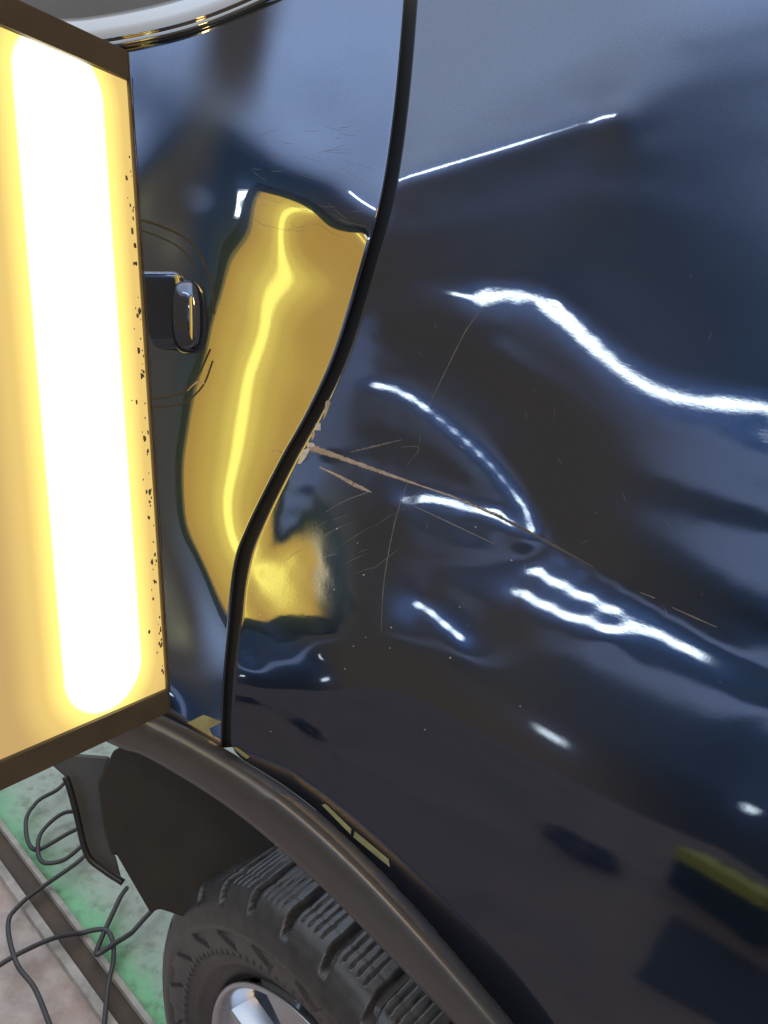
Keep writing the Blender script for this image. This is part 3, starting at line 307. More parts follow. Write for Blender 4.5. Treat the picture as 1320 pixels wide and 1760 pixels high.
[616991,-2232,-2231,-2234,-2237,-2244,-2251,-2263,-2277,-2295,-2316,-2341,-2369,-2400,-2436,-2473,-2513,-2553,-2592,-2631,-2671,-2711,-2751,-2792,-2830,-2870,-2911,-2956,-3005,-3063,-3124,-3195,-3268,-3355,-3424,-3489,-3533,-3558,-3522,-3553,-3491,-3472,-3395,-3375,-3314,-3249,-3229,-3186,-3145,-3115,-3107,-3080,-3072,-3066,-3069,-3070,-3074,-3074],
[616151,-2243,-2243,-2245,-2250,-2255,-2264,-2275,-2290,-2306,-2328,-2351,-2379,-2409,-2443,-2478,-2516,-2555,-2595,-2634,-2673,-2714,-2755,-2797,-2839,-2882,-2928,-2975,-3029,-3083,-3150,-3219,-3284,-3349,-3445,-3444,-3523,-3518,-3569,-3531,-3520,-3494,-3440,-3389,-3340,-3294,-3248,-3211,-3178,-3160,-3128,-3111,-3095,-3087,-3082,-3081,-3082,-3082],
[615295,-2254,-2254,-2256,-2260,-2266,-2275,-2286,-2300,-2318,-2338,-2361,-2388,-2416,-2449,-2483,-2520,-2559,-2597,-2637,-2678,-2716,-2758,-2803,-2846,-2893,-2941,-2993,-3041,-3112,-3146,-3235,-3269,-3360,-3390,-3494,-3517,-3542,-3563,-3556,-3531,-3500,-3458,-3415,-3367,-3320,-3281,-3243,-3211,-3179,-3158,-3133,-3118,-3104,-3098,-3093,-3092,-3091],
[614422,-2263,-2264,-2265,-2270,-2275,-2285,-2296,-2310,-2327,-2347,-2370,-2395,-2424,-2454,-2488,-2524,-2561,-2601,-2641,-2679,-2720,-2763,-2807,-2852,-2903,-2950,-3001,-3055,-3100,-3175,-3221,-3295,-3374,-3428,-3475,-3523,-3547,-3560,-3557,-3541,-3512,-3476,-3434,-3390,-3348,-3307,-3269,-3236,-3206,-3179,-3156,-3136,-3122,-3112,-3105,-3102,-3101],
[613534,-2272,-2271,-2274,-2278,-2284,-2293,-2305,-2319,-2335,-2355,-2378,-2402,-2430,-2459,-2493,-2527,-2563,-2603,-2641,-2691,-2709,-2768,-2811,-2863,-2909,-2964,-3009,-3071,-3123,-3182,-3247,-3309,-3373,-3431,-3482,-3521,-3548,-3560,-3560,-3546,-3521,-3489,-3451,-3411,-3369,-3331,-3294,-3259,-3227,-3200,-3174,-3154,-3137,-3125,-3117,-3112,-3112],
[612632,-2279,-2278,-2281,-2285,-2292,-2301,-2312,-2326,-2343,-2363,-2384,-2409,-2435,-2464,-2497,-2529,-2566,-2601,-2643,-2668,-2730,-2776,-2823,-2875,-2923,-2974,-3027,-3081,-3138,-3198,-3258,-3321,-3382,-3437,-3482,-3522,-3546,-3561,-3560,-3550,-3530,-3500,-3466,-3428,-3389,-3351,-3315,-3279,-3247,-3217,-3192,-3169,-3151,-3137,-3127,-3122,-3121],
[611717,-2284,-2284,-2287,-2291,-2299,-2307,-2319,-2333,-2350,-2369,-2390,-2415,-2440,-2469,-2500,-2533,-2567,-2604,-2640,-2684,-2731,-2783,-2833,-2882,-2934,-2986,-3039,-3095,-3152,-3211,-3271,-3331,-3389,-3441,-3486,-3521,-3547,-3560,-3563,-3554,-3536,-3510,-3479,-3443,-3406,-3370,-3332,-3297,-3264,-3234,-3207,-3182,-3163,-3148,-3137,-3130,-3130],
[610792,-2289,-2289,-2291,-2297,-2304,-2313,-2325,-2339,-2356,-2375,-2396,-2420,-2446,-2473,-2504,-2537,-2570,-2607,-2647,-2689,-2739,-2789,-2840,-2891,-2944,-2997,-3051,-3107,-3165,-3223,-3283,-3340,-3396,-3446,-3488,-3523,-3548,-3562,-3566,-3558,-3543,-3519,-3490,-3456,-3421,-3385,-3349,-3313,-3279,-3249,-3220,-3195,-3174,-3157,-3145,-3137,-3137],
[609858,-2292,-2293,-2295,-2301,-2309,-2318,-2331,-2344,-2362,-2380,-2402,-2425,-2451,-2478,-2508,-2541,-2575,-2612,-2652,-2697,-2745,-2796,-2848,-2900,-2953,-3007,-3062,-3119,-3176,-3235,-3292,-3349,-3403,-3451,-3492,-3526,-3550,-3565,-3569,-3563,-3549,-3528,-3500,-3469,-3434,-3399,-3364,-3327,-3294,-3262,-3233,-3206,-3184,-3165,-3151,-3143,-3142],
[608917,-2294,-2294,-2299,-2305,-2313,-2323,-2336,-2350,-2367,-2386,-2407,-2430,-2455,-2483,-2513,-2545,-2580,-2618,-2658,-2704,-2752,-2803,-2856,-2908,-2962,-3017,-3073,-3130,-3187,-3244,-3302,-3357,-3410,-3456,-3496,-3530,-3554,-3568,-3573,-3569,-3556,-3536,-3510,-3480,-3447,-3413,-3377,-3341,-3307,-3275,-3244,-3217,-3193,-3173,-3157,-3147,-3145],
[607972,-2292,-2297,-2301,-2309,-2317,-2328,-2341,-2355,-2373,-2391,-2412,-2436,-2460,-2488,-2517,-2550,-2585,-2623,-2665,-2710,-2759,-2810,-2864,-2916,-2972,-3027,-3083,-3140,-3198,-3254,-3311,-3366,-3416,-3462,-3501,-3533,-3557,-3572,-3578,-3574,-3563,-3545,-3520,-3491,-3459,-3426,-3391,-3355,-3320,-3287,-3256,-3228,-3202,-3180,-3162,-3151,-3141]]
GEO_ET = [-0.13465, 0.23951, 0.38632]
GEO_EB = [-0.12843, -0.1177, 0.44]
GEO_BD = [-0.532312, -0.135376, -0.835654]
GEO_BN = [0.846368, -0.064716, -0.528652]
GEO_SS = 0.04182
GEO_W = 0.185
GEO_T1 = [[-1.4117, 0.873, -1.3824], [-0.8097, 0.6195, -1.6597]]
GEO_T2 = [[-0.7638, -0.0378, -1.4232], [0.0124, -0.3316, -1.6931]]

class Panel:
    def __init__(s, x0, y0, h, rows):          # each row: first height, then the steps to the next ones
        s.x0, s.y0, s.h = x0, y0, h
        s.c = np.cumsum(np.array(rows, float), 1) * 1e-6; s.ny, s.nx = s.c.shape
    def ev(s, X, Y):
        def b(t): return np.stack([(1 - t) ** 3, 3 * t ** 3 - 6 * t ** 2 + 4, -3 * t ** 3 + 3 * t ** 2 + 3 * t + 1, t ** 3], -1) / 6
        a = np.clip((X - s.x0) / s.h, 0, s.nx - 3 - 1e-6); i = np.floor(a).astype(int); bx = b(a - i)
        a = np.clip((Y - s.y0) / s.h, 0, s.ny - 3 - 1e-6); j = np.floor(a).astype(int); by = b(a - j)
        out = 0
        for q in range(4):
            for p in range(4): out = out + by[..., q] * bx[..., p] * s.c[j + q, i + p]
        return out
    def hit(s, px, py):
        d = ray(px, py); z = np.full(d.shape[:-1], .6)
        for _ in range(25): z = .5 * z + .5 * s.ev(d[..., 0] * z, d[..., 1] * z)
        return d * z[..., None]
DOOR = Panel(-.26, -.27, .04, DOOR_HEIGHTS)
FEND = Panel(-.16, -.47, .0095, FEND_HEIGHTS)
GAP = catm([(708, -60), (706, 0), (690, 180), (668, 330), (636, 450), (590, 600), (545, 700), (495, 790), (440, 900), (415, 970), (402, 1080), (392, 1180), (388, 1285)], 300)
def gapx(y): return np.interp(y, GAP[:, 1], GAP[:, 0])
ALINE = catm([(135, 1165), (215, 1200), (300, 1241), (385, 1287), (480, 1345), (560, 1407), (640, 1482), (720, 1567), (800, 1660), (880, 1757), (960, 1862)], 200)

# ================================================================== CAR
car = empty('car', W3(ray(556, 1985) * .9) * [1, 1, 0])
tag(car, 'dark navy car with dented scratched rear quarter panel', 'car')

def panel_mesh(name, PX, hem_px, z_hem_cols, parent, panel, dish=None):
    pass

# quarter panel ------------------------------------------------------
ys = np.arange(-60, 1851, 5.)
def fend_left(y): return np.where(y < 1287, gapx(y) + 14 - 4 * np.clip((y - 900) / 300, 0, 1), np.interp(y, ALINE[:, 1], ALINE[:, 0]) + 4)
xl = fend_left(ys); k = np.exp(-((ys - 1287) / 18) ** 2); xl = np.convolve(np.pad(xl, 4, 'edge'), np.ones(9) / 9, 'valid') * k + xl * (1 - k)
NC = 210
u = np.linspace(0, 1, NC)
PX = xl[:, None] + (1460 - xl)[:, None] * u[None, :]; PY = np.repeat(ys[:, None], NC, 1)
P = FEND.hit(PX, PY)
bnd = np.stack([xl, ys], 1); tg = unit(np.gradient(bnd, axis=0)); outw = np.stack([-tg[:, 1], tg[:, 0]], 1)   # px, pointing left
hem = []
r_h = .0015
for th in (90, 68, 45, 22):
    a = math.radians(th)
    q = P[:, 0].copy(); mpp = q[:, 2] / FPX
    q[:, 0] += outw[:, 0] * r_h * math.sin(a); q[:, 1] -= outw[:, 1] * r_h * math.sin(a); q[:, 2] += r_h * (1 - math.cos(a)); hem.append(q)
deep = hem[0].copy(); deep[:, 2] += .014
G = np.concatenate([deep[:, None]] + [h[:, None] for h in hem] + [P], 1)
acc = Acc(); acc.add(G.reshape(-1, 3), grid_faces(G.shape[0], G.shape[1]))
def ribbon(panel, pts, w, slot, lift=.00025, jag=.35, n=120, a=acc):
    c = catm(pts, n); tg = unit(np.gradient(c, axis=0)); nn = np.stack([-tg[:, 1], tg[:, 0]], 1)
    ww = np.interp(np.linspace(0, 1, n), np.linspace(0, 1, len(w)), w) if np.ndim(w) else np.full(n, w)
    j1 = 1 + jag * (rng.random(n) - .5) * 2; j2 = 1 + jag * (rng.random(n) - .5) * 2
    A_ = c + nn * (ww * j1 / 2)[:, None]; B_ = c - nn * (ww * j2 / 2)[:, None]
    rows = np.stack([A_, c, B_], 1); Q = panel.hit(rows[..., 0], rows[..., 1]); Q[..., 2] -= lift; Q[:, 1, 2] -= lift * .4
    a.add(Q.reshape(-1, 3), grid_faces(n, 3), slot)
def chip(panel, poly, slot, a=acc, lift=.0004):
    poly = np.array(poly, float); c = poly.mean(0)
    Q = panel.hit(np.append(poly[:, 0], c[0]), np.append(poly[:, 1], c[1])); Q[:, 2] -= lift; n = len(poly)
    a.add(Q, [(i, (i + 1) % n, n) for i in range(n)], slot)
# long gouges through to bare metal
ribbon(FEND, [(528, 769), (545, 773), (575, 783)], [8, 11, 8], 1)
ribbon(FEND, [(575, 783), (640, 806), (700, 827), (716, 832)], [8, 6, 4, 2], 1)
ribbon(FEND, [(690, 824), (735, 839), (790, 858), (850, 884)], [1.5, 2.5, 3, 5], 1)
ribbon(FEND, [(780, 853), (860, 889), (940, 931), (1020, 975)], [2.5, 6, 4, 1.5], 4)
ribbon(FEND, [(549, 803), (575, 815), (606, 831)], [2, 4, 6.5], 1)
ribbon(FEND, [(607, 832), (622, 839), (638, 846)], [6.5, 6, 1.5], 1)
ribbon(FEND, [(603, 777), (640, 768), (690, 756)], [1, 3, 1], 3, jag=.9)
ribbon(FEND, [(632, 846), (590, 862), (560, 880)], [1.6, 1.2, .6], 3)
ribbon(FEND, [(712, 870), (780, 902), (850, 935)], [1.2, 2, .8], 3)
ribbon(FEND, [(1100, 1018), (1125, 1028)], [1, 1.8], 3); ribbon(FEND, [(1155, 1044), (1195, 1062), (1232, 1078)], [1, 2.2, .8], 3)
ribbon(FEND, [(836, 520), (800, 570), (760, 650), (735, 700)], [.6, 1.3, 1.2, .6], 3)
ribbon(FEND, [(700, 830), (678, 900), (660, 1000), (655, 1085)], [.8, 1.4, 1.4, .6], 3)
ribbon(FEND, [(690, 768), (720, 770), (700, 800)], [.6, .9, .5], 3)
for k_ in range(16):
    x0, y0 = rng.uniform(470, 680), rng.uniform(840, 1000); a_ = rng.uniform(-.75, -.25); l_ = rng.uniform(12, 75)
    ribbon(FEND, [(x0, y0), (x0 + l_ * .5 * math.cos(a_), y0 + l_ * .5 * math.sin(a_) - 1), (x0 + l_ * math.cos(a_), y0 + l_ * math.sin(a_))], [.2, .8, .2], 3, n=16) if x0 > gapx(y0) + 16 else None
for k_ in range(26):
    x0, y0 = rng.uniform(680, 1300), rng.uniform(380, 1180); a_ = rng.normal(1.4, .6); l_ = rng.uniform(5, 22)
    ribbon(FEND, [(x0, y0), (x0 + l_ * .5 * math.cos(a_), y0 + l_ * .5 * math.sin(a_)), (x0 + l_ * math.cos(a_), y0 + l_ * math.sin(a_))], [.2, .5, .2], 3, n=12, lift=.0001)
# chips along the edge
chip(FEND, [(560, 690), (566, 687), (568, 694), (561, 712), (555, 724)], 1)
chip(FEND, [(543, 728), (551, 727), (551, 740), (541, 739)], 2)
chip(FEND, [(535, 744), (541, 741), (541, 750), (536, 757)], 1)
chip(FEND, [(528, 760), (540, 762), (541, 768), (527, 768)], 2)
chip(FEND, [(519, 775), (529, 770), (533, 772), (526, 786), (517, 797), (511, 797)], 2)
for k_ in range(22):
    x0, y0 = rng.uniform(420, 900), rng.uniform(880, 1260); rr_ = rng.uniform(.8, 1.7)
    if x0 > gapx(y0) + 14: chip(FEND, [(x0 + rr_ * math.cos(t), y0 + rr_ * math.sin(t) * .8) for t in np.arange(6)], 2)
qp = acc.link('quarter_panel', [M_PAINT, M_TIN, M_PRIMER, M_FINE, M_SILL], car)

# rear door ----------------------------------------------------------
NR, NCd = 290, 130
v = np.linspace(0, 1, NR); yl = 92 + (1163 - 92) * v; yr = -60 + (1281 + 60) * v
xr = gapx(yr) - 13 + 3 * np.clip((yr - 900) / 300, 0, 1); u = np.linspace(0, 1, NCd)
PX = 138 + (xr[:, None] - 138) * u; PY = yl[:, None] + (yr - yl)[:, None] * u
P = DOOR.hit(PX, PY)
# finger bowl outline behind the handle; the surface stays flat
def smooth(e0, e1, x): t = np.clip((x - e0) / (e1 - e0), 0, 1); return t * t * (3 - 2 * t)
rb = ((PX - 250) / 118) ** 2 + ((PY - 538) / 156) ** 2
P[..., 2] += .0
bnd = np.stack([xr, yr], 1); tg = unit(np.gradient(bnd, axis=0)); outw = np.stack([tg[:, 1], -tg[:, 0]], 1)
hem = []
for th in (22, 45, 68, 90):
    a = math.radians(th); q = P[:, -1].copy()
    q[:, 0] += outw[:, 0] * r_h * math.sin(a); q[:, 1] -= outw[:, 1] * r_h * math.sin(a); q[:, 2] += r_h * (1 - math.cos(a)); hem.append(q)
deep = hem[-1].copy(); deep[:, 2] += .014
G = np.concatenate([P] + [h[:, None] for h in hem] + [deep[:, None]], 1)
dacc = Acc(); dacc.add(G.reshape(-1, 3), grid_faces(G.shape[0], G.shape[1]))
def drib(pts, w, slot, **k): ribbon(DOOR, pts, w, slot, a=dacc, **k)
drib([(322, 672), (340, 657), (362, 664)], [1, 3, .6], 1); drib([(464, 773), (480, 776), (487, 781)], [.8, 2, 1], 1)
for k_ in range(46):
    x0, y0 = rng.uniform(430, 620), rng.uniform(210, 400); a_ = rng.normal(.25, .3); l_ = rng.uniform(10, 55)
    if x0 + l_ < gapx(y0) - 25: drib([(x0, y0), (x0 + l_ * .5 * math.cos(a_), y0 + l_ * .5 * math.sin(a_) + 1), (x0 + l_ * math.cos(a_), y0 + l_ * math.sin(a_))], [.2, .55, .2], 2, n=14, lift=.0001)
for pts, w in (([(215, 372), (262, 384), (318, 409), (347, 445), (363, 490), (368, 540)], 4.2), ([(215, 392), (258, 401), (306, 424), (334, 456), (350, 500), (355, 545)], 3.0), ([(362, 600), (340, 645), (310, 676), (262, 686)], 3.4), ([(366, 620), (348, 664), (312, 694), (262, 700)], 3.2)):
    drib(pts, w, 3, jag=.1, lift=-.0001 + .0003)  # black lines painted for the shaded grooves round the handle bowl
door = dacc.link('rear_door', [M_PAINT_DOOR, M_TIN, M_FINE, M_BLACK], car)

# dark strip seen down the shut line
rows = np.arange(-60, 1300, 12.); J = []
for y in rows:
    c = DOOR.hit(gapx(y), y); m = c[2] / FPX
    J.append([c + [-34 * m, 0, .013], c + [0, 0, .020], c + [34 * m, 0, .013]])
J = np.array(J); link_mesh('door_seal', J.reshape(-1, 3), grid_faces(len(rows), 3), M_BLACK, car)

# handle : rounded grip bridging the bowl, with a small end cap
def rounded_block(c, hx, hy, hz, e=.35, n=28, tilt=0., down=.34, left=0.):
    V = []
    sg = lambda x, p: np.sign(x) * np.abs(x) ** p
    for i in range(n + 1):
        la = -math.pi / 2 + math.pi * i / n
        for j in range(2 * n):
            lo = 2 * math.pi * j / (2 * n)
            x = sg(math.cos(la), e) * sg(math.cos(lo), e); y = sg(math.cos(la), e) * sg(math.sin(lo), e); z = sg(math.sin(la), e)
            V.append((c[0] + x * hx + tilt * y * hy, c[1] + y * hy, c[2] + z * hz - down * y * hy - left * x * hx))
    return V, grid_faces(n + 1, 2 * n, closed_c=True)
hz0 = DOOR.hit(280., 540.)[2]; mpp = hz0 / FPX
hc = ray(262, 538) * (hz0 + .001)
V, F = rounded_block(hc, 58 * mpp, 61 * mpp, .008, .22, 40, .05, .36)
hd = link_mesh('door_handle', V, F, M_PAINT_SMALL, door)
hc2 = ray(323, 546) * (hz0 - .003)
V, F = rounded_block(hc2, 29 * mpp, 58 * mpp, .014, .72, 40, .04, .22, .12)
link_mesh('grip_end', V, F, M_PAINT_SMALL, hd)

# belt moulding and window above it
belt = catm([(60, 78), (135, 84), (215, 74), (300, 56), (370, 34), (450, 0), (540, -48), (640, -110)], 120)
bp = DOOR.hit(np.clip(belt[:, 0], 140, 1e9), np.maximum(belt[:, 1], -60)); bz = np.convolve(np.pad(bp[:, 2], 10, 'edge'), np.ones(21) / 21, 'valid')
prof = [(-6, .008), (-7, -.001), (-3, -.006), (3, -.0075), (7, -.004), (8, -.0012), (10, -.0035), (14, -.004), (30, .006), (46, .016), (52, .021), (53, .030)]   # px up from the belt line, metres off the door
Vb = []
for (x, y), z in zip(belt, bz):
    Vb.append([ray(x - .35 * o, y - o) * (z + dz) for o, dz in prof])
Vb = np.array(Vb); link_mesh('belt_moulding', Vb.reshape(-1, 3), grid_faces(len(belt), len(prof)), M_TRIM, door)
Vg = []
for (x, y), z in zip(belt, bz):
    Vg.append([ray(x - .35 * o, y - o) * (z + dz) for o, dz in ((48, .024), (130, .035), (260, .06))])
link_mesh('window_glass', np.array(Vg).reshape(-1, 3), grid_faces(len(belt), 3), M_GLASS, door)

# wheel arch flare ---------------------------------------------------
LIP = catm([(120, 1240), (170, 1268), (215, 1288), (250, 1300), (330, 1346), (400, 1393), (470, 1449), (560, 1531), (640, 1612), (720, 1695), (790, 1770), (870, 1858)], 160)
AL = catm([(135, 1162), (215, 1198), (300, 1239), (385, 1286), (480, 1345), (560, 1407), (640, 1482), (720, 1567), (800, 1660), (880, 1757), (960, 1862)], 160)
za = np.where(AL[:, 0] < 388, DOOR.hit(np.minimum(AL[:, 0], 388), AL[:, 1])[:, 2], FEND.hit(np.maximum(AL[:, 0], 388), AL[:, 1])[:, 2])
za = za - .012 * np.clip((AL[:, 0] - 420) / 500, 0, 1) ** 1.3
za = np.convolve(np.pad(za, 20, 'edge'), np.ones(41) / 41, 'valid')
prof = [(0.0, .012), (0.0, .0015), (.02, -.0035), (.05, -.0078), (.10, -.0126), (.15, -.0164), (.20, -.0196), (.25, -.0216), (.30, -.0228), (.36, -.0232), (.45, -.0222), (.60, -.018), (.75, -.011), (.9, -.003), (.97, .002), (1.0, .007), (1.01, .015), (.97, .06)]
Vf = np.array([[ray(*(a + (b - a) * t)) * (z + dz) for t, dz in prof] for a, b, z in zip(AL, LIP, za)])
link_mesh('wheel_arch_flare', Vf.reshape(-1, 3), grid_faces(len(AL), len(prof)), M_PLASTIC, car)
# strips of masking residue on the panel just above the flare
for q in ([(553, 1383), (560, 1381), (604, 1424), (603, 1434)], [(610, 1428), (668, 1476), (670, 1490), (607, 1438)], [(322, 1242), (350, 1228), (382, 1240), (360, 1252), (368, 1268)], [(398, 1283), (408, 1284), (430, 1300), (424, 1304)]):
    sacc = Acc(); chip(FEND if q[0][0] > 390 else DOOR, q, 0, sacc, .0006); sacc.link('masking_residue', [M_TAPE], car)

# wheel --------------------------------------------------------------
ax = unit(np.array([-.70, -.19, -.69]))                 # outward axle direction
e1 = unit(UP - (UP @ ax) * ax); e2 = np.cross(ax, e1)
wc = ray(556, 1985) * .9
wheel = empty('wheel', W3(wc), car)
RO, RI, TW = .346, .222, .24
NT = 1440
th = np.linspace(0, 2 * math.pi, NT, endpoint=False)
# profile: (axial, radius) from outer bead across sidewall, shoulder, tread
sw = [(.002, RI - .006), (.008, RI), (.012, RI + .008), (.018, RI + .02)] + [(.018 + .016 * math.sin(math.pi * t * .75), RI + .02 + (RO - RI - .045) * t) for t in np.linspace(.06, 1, 26)]
ax0, r0 = sw[-1]
sh = [(ax0 - .012 * t - .016 * t ** 2, r0 + .025 * math.sin(t * math.pi / 2)) for t in np.linspace(.06, 1, 18)]
axs, rs = sh[-1]
trd = [(axs - t * (TW * .9), rs + .004 * math.sin(math.pi * t)) for t in np.linspace(.012, 1, 64)]
prof = np.array(sw + sh + trd); npf = len(prof)
part = np.concatenate([np.linspace(0, 1, len(sw)), 1 + np.linspace(0, 1, len(sh)), 2 + np.linspace(0, 1, len(trd))])
nrm_ = np.gradient(prof, axis=0); nrm_ = unit(np.stack([-nrm_[:, 1], nrm_[:, 0]], 1)); nrm_ *= np.where((nrm_ @ np.array([1., 0.]) * 1 + (prof[:, 1] > RO - .03) * nrm_[:, 1]) < 0, -1, 1)[:, None]
nrm_[part > 1.6] = np.where(nrm_[part > 1.6][:, 1:2] < 0, -1, 1) * nrm_[part > 1.6]
NL = 32
TH, PT = np.meshgrid(th, part, indexing='ij')
ph = (TH * NL / (2 * math.pi)) % 1.0
h = np.zeros_like(TH)
def groove(x, w, s=.3): return np.clip(1 - smooth(w * (1 - s), w * (1 + s), np.abs(x)), 0, 1)
blk = (PT - 1)                                              # 0 at shoulder start, 1 tread edge, 2 far side
phs = (ph + .10 * np.clip(blk, 0, 2)) % 1.0
lat = groove(np.abs(phs - .5), .085, .25) * smooth(.05, .35, blk)  # lateral grooves between the lugs
h -= .015 * lat
for c_ in (.0,):
    pass
circ = groove(blk - 1.42, .03) + groove(blk - 1.66, .03) + groove(blk - 1.85, .03)
h -= .009 * np.clip(circ, 0, 1)
sip = np.zeros_like(h)
for k_ in (-.28, -.12, .04, .20): sip = np.maximum(sip, groove(((phs + .5) % 1.0) - .5 - k_, .013, .5))
h -= .005 * sip * smooth(.75, .85, blk) * (1 - lat)
h -= .0015 * groove(blk - 1.05, .010) * (1 - lat) * smooth(.7, .8, blk)
# sidewall: scalloped step, tilted windows, fine ribbed ring by the rim
s_ = PT
step = groove(s_ - .80, .03); h += .0022 * smooth(.74, .80, s_) * (1 - smooth(.98, 1.4, s_))
ph2 = (TH * 23 / (2 * math.pi)) % 1.0
tri = (np.abs(ph2 - .5 + .25 * (s_ - .6)) < .30 * np.clip((s_ - .42) / .30, 0, 1)) & (s_ > .42) & (s_ < .72)
h -= .0028 * tri
h += .0016 * groove(s_ - .36, .02) + .0014 * groove(s_ - .40, .008)
ph3 = (TH * 110 / (2 * math.pi)) % 1.0
h += .0012 * (np.abs(ph3 - .5) < .12) * ((s_ > .33) & (s_ < .40))
h += .0012 * groove(s_ - .14, .02) + .0010 * groove(s_ - .22, .012)
A_ = prof[None, :, 0] + h * nrm_[None, :, 0]; Rr = prof[None, :, 1] + h * nrm_[None, :, 1]
V = wc + A_[..., None] * ax + Rr[..., None] * (np.cos(TH)[..., None] * e1 + np.sin(TH)[..., None] * e2)
tyre = link_mesh('tyre', V.reshape(-1, 3), grid_faces(NT, npf, closed_r=True), M_RUBBER, wheel)
# rim
rp = [(.012, RI - .004), (.016, RI - .002), (.018, RI - .008), (.012, RI - .013), (.004, RI - .016), (-.02, RI - .022), (-.06, RI - .03), (-.12, RI - .034), (-.13, RI - .1), (-.13, .03)]
t2 = np.linspace(0, 2 * math.pi, 160, endpoint=False); racc = Acc()
V = np.array([[wc + a * ax + r * (math.cos(t) * e1 + math.sin(t) * e2) for a, r in rp] for t in t2]); racc.add(V.reshape(-1, 3), grid_faces(160, len(rp), closed_r=True))
for s5 in range(6):
    t0 = .42 + s5 * math.pi / 3; d0 = math.cos(t0) * e1 + math.sin(t0) * e2; s0 = np.cross(ax, d0)
    sec = []
    for r_, w_, a_ in ((.03, .035, -.012), (.09, .030, -.008), (.15, .034, -.008), (RI - .02, .052, -.004), (RI - .013, .056, -.006)):
        c = wc + r_ * d0 + a_ * ax
        sec.append([c - s0 * w_ - ax * .03, c - s0 * w_ * .8, c - s0 * w_ * .72 + ax * .003, c + s0 * w_ * .72 + ax * .003, c + s0 * w_ * .8, c + s0 * w_ - ax * .03])
    racc.add(np.array(sec).reshape(-1, 3), grid_faces(5, 6))
t3 = np.linspace(0, 2 * math.pi, 40, endpoint=False)
V = np.array([[wc + a * ax + r * (math.cos(t) * e1 + math.sin(t) * e2) for a, r in ((-.05, .05), (-.006, .048), (-.002, .04), (-.002, .002))] for t in t3]); racc.add(V.reshape(-1, 3), grid_faces(40, 4, closed_r=True))
rim = racc.link('rim', [M_ALLOY], wheel); 
for o_ in (rim,): bevel(o_, .002, 2)

# inner liner behind the wheel : a dark half-barrel, and its trailing flap
la = np.linspace(-.9, .9, 60); lacc = Acc()
V = np.array([[wc + a * ax + r * (math.cos(t) * e1 + math.sin(t) * e2) for a, r in ((-.14, .47), (-.30, .47), (-.36, .1))] for t in la]); lacc.add(V.reshape(-1, 3), grid_faces(60, 3))
lacc.link('wheel_arch_liner', [M_LINER], car)
fp = [(300, 1290), (235, 1268), (195, 1290), (168, 1345), (178, 1420), (192, 1470), (200, 1468), (258, 1568), (275, 1562), (360, 1590), (480, 1500), (460, 1400), (330, 1330)]
fz = .98
V = [ray(x, y) * fz for x, y in fp] + [ray(x, y) * (fz + .02) for x, y in fp]; n_ = len(fp)
fl = link_mesh('mud_flap', V, [tuple(range(n_)), tuple(range(n_, 2 * n_))] + [(i, (i + 1) % n_, n_ + (i + 1) % n_, n_ + i) for i in range(n_)], M_LINER, car, smooth=False); bevel(fl, .003)
sp_ = [(60, 1290), (118, 1340), (126, 1380), (150, 1470), (210, 1515), (200, 1475), (185, 1440), (176, 1345), (190, 1300)]
V = [ray(x, y) * (1.02) for x, y in sp_] + [ray(x, y) * 1.10 for x, y in sp_]; n_ = len(sp_)
sl = link_mesh('sill_end', V, [tuple(range(n_)), tuple(range(n_, 2 * n_))] + [(i, (i + 1) % n_, n_ + (i + 1) % n_, n_ + i) for i in range(n_)], M_SILL, car, smooth=False); bevel(sl, .004)

V, F = tube_along(np.array([ray(x, y) * 1.0 for x, y in catm([(112, 1335), (120, 1355), (132, 1400), (150, 1468), (180, 1496), (212, 1517)], 40)]), .0045, 8); link_mesh('sill_seal', V, F, M_SEAL, car)

# ================================================================== INSPECTION LIGHT
Et = np.array(GEO_ET); Eb = np.array(GEO_EB); bd = np.array(GEO_BD); bn = np.array(GEO_BN); SS = GEO_SS; BW = GEO_W + .035
ed = Eb - Et; BH = np.linalg.norm(ed); edu = ed / BH
def lightmat(name, margin, mid, core, centre, hw, soft, v0, v1):
    m = bpy.data.materials.new(name); m.use_nodes = True; nt = m.node_tree; nt.nodes.clear()
    uv = N(nt, 'ShaderNodeUVMap'); sp = N(nt, 'ShaderNodeSeparateXYZ'); L(nt, uv.outputs[0], sp.inputs[0])
    # distance (m) from the tube's core line inside the box
    dx = mth(nt, 'ABSOLUTE', mth(nt, 'SUBTRACT', sp.outputs[0], centre))
    dv = mth(nt, 'MAXIMUM', mth(nt, 'SUBTRACT', v0, sp.outputs[1]), mth(nt, 'SUBTRACT', sp.outputs[1], v1)); dv = mth(nt, 'MAXIMUM', dv, 0)
    d = mth(nt, 'SQRT', mth(nt, 'ADD', mth(nt, 'MULTIPLY', dx, dx), mth(nt, 'MULTIPLY', dv, dv)))
    f = mth(nt, 'DIVIDE', d, hw + soft * 3)
    e = hw / (hw + soft * 3)
    c = ramp(nt, f, [(0, core), (e * .8, core), (e + .10 * (1 - e), mid), (e + .45 * (1 - e), tuple(.35 * a + .65 * b for a, b in zip(mid, margin))), (1, margin)], 'EASE')
    em = N(nt, 'ShaderNodeEmission'); L(nt, c, em.inputs[0]); em.inputs[1].default_value = 1
    ou = N(nt, 'ShaderNodeOutputMaterial'); L(nt, em.outputs[0], ou.inputs[0]); return m
M_FRONT = lightmat('diffuser_front', (.60, .39, .15), (1.35, 1.0, .26), (7, 6.4, 4.6), SS, .0225, .011, .030, BH - .040)
M_BACK = lightmat('back_glow', (2.9, 1.62, .24), (4.9, 3.5, .52), (8.6, 7.4, 1.35), SS, .003, .013, -.01, BH - .022)  # unseen back face given its own glow for the door to mirror
lamp = empty('inspection_light', W3(Eb + bd * BW * .5))
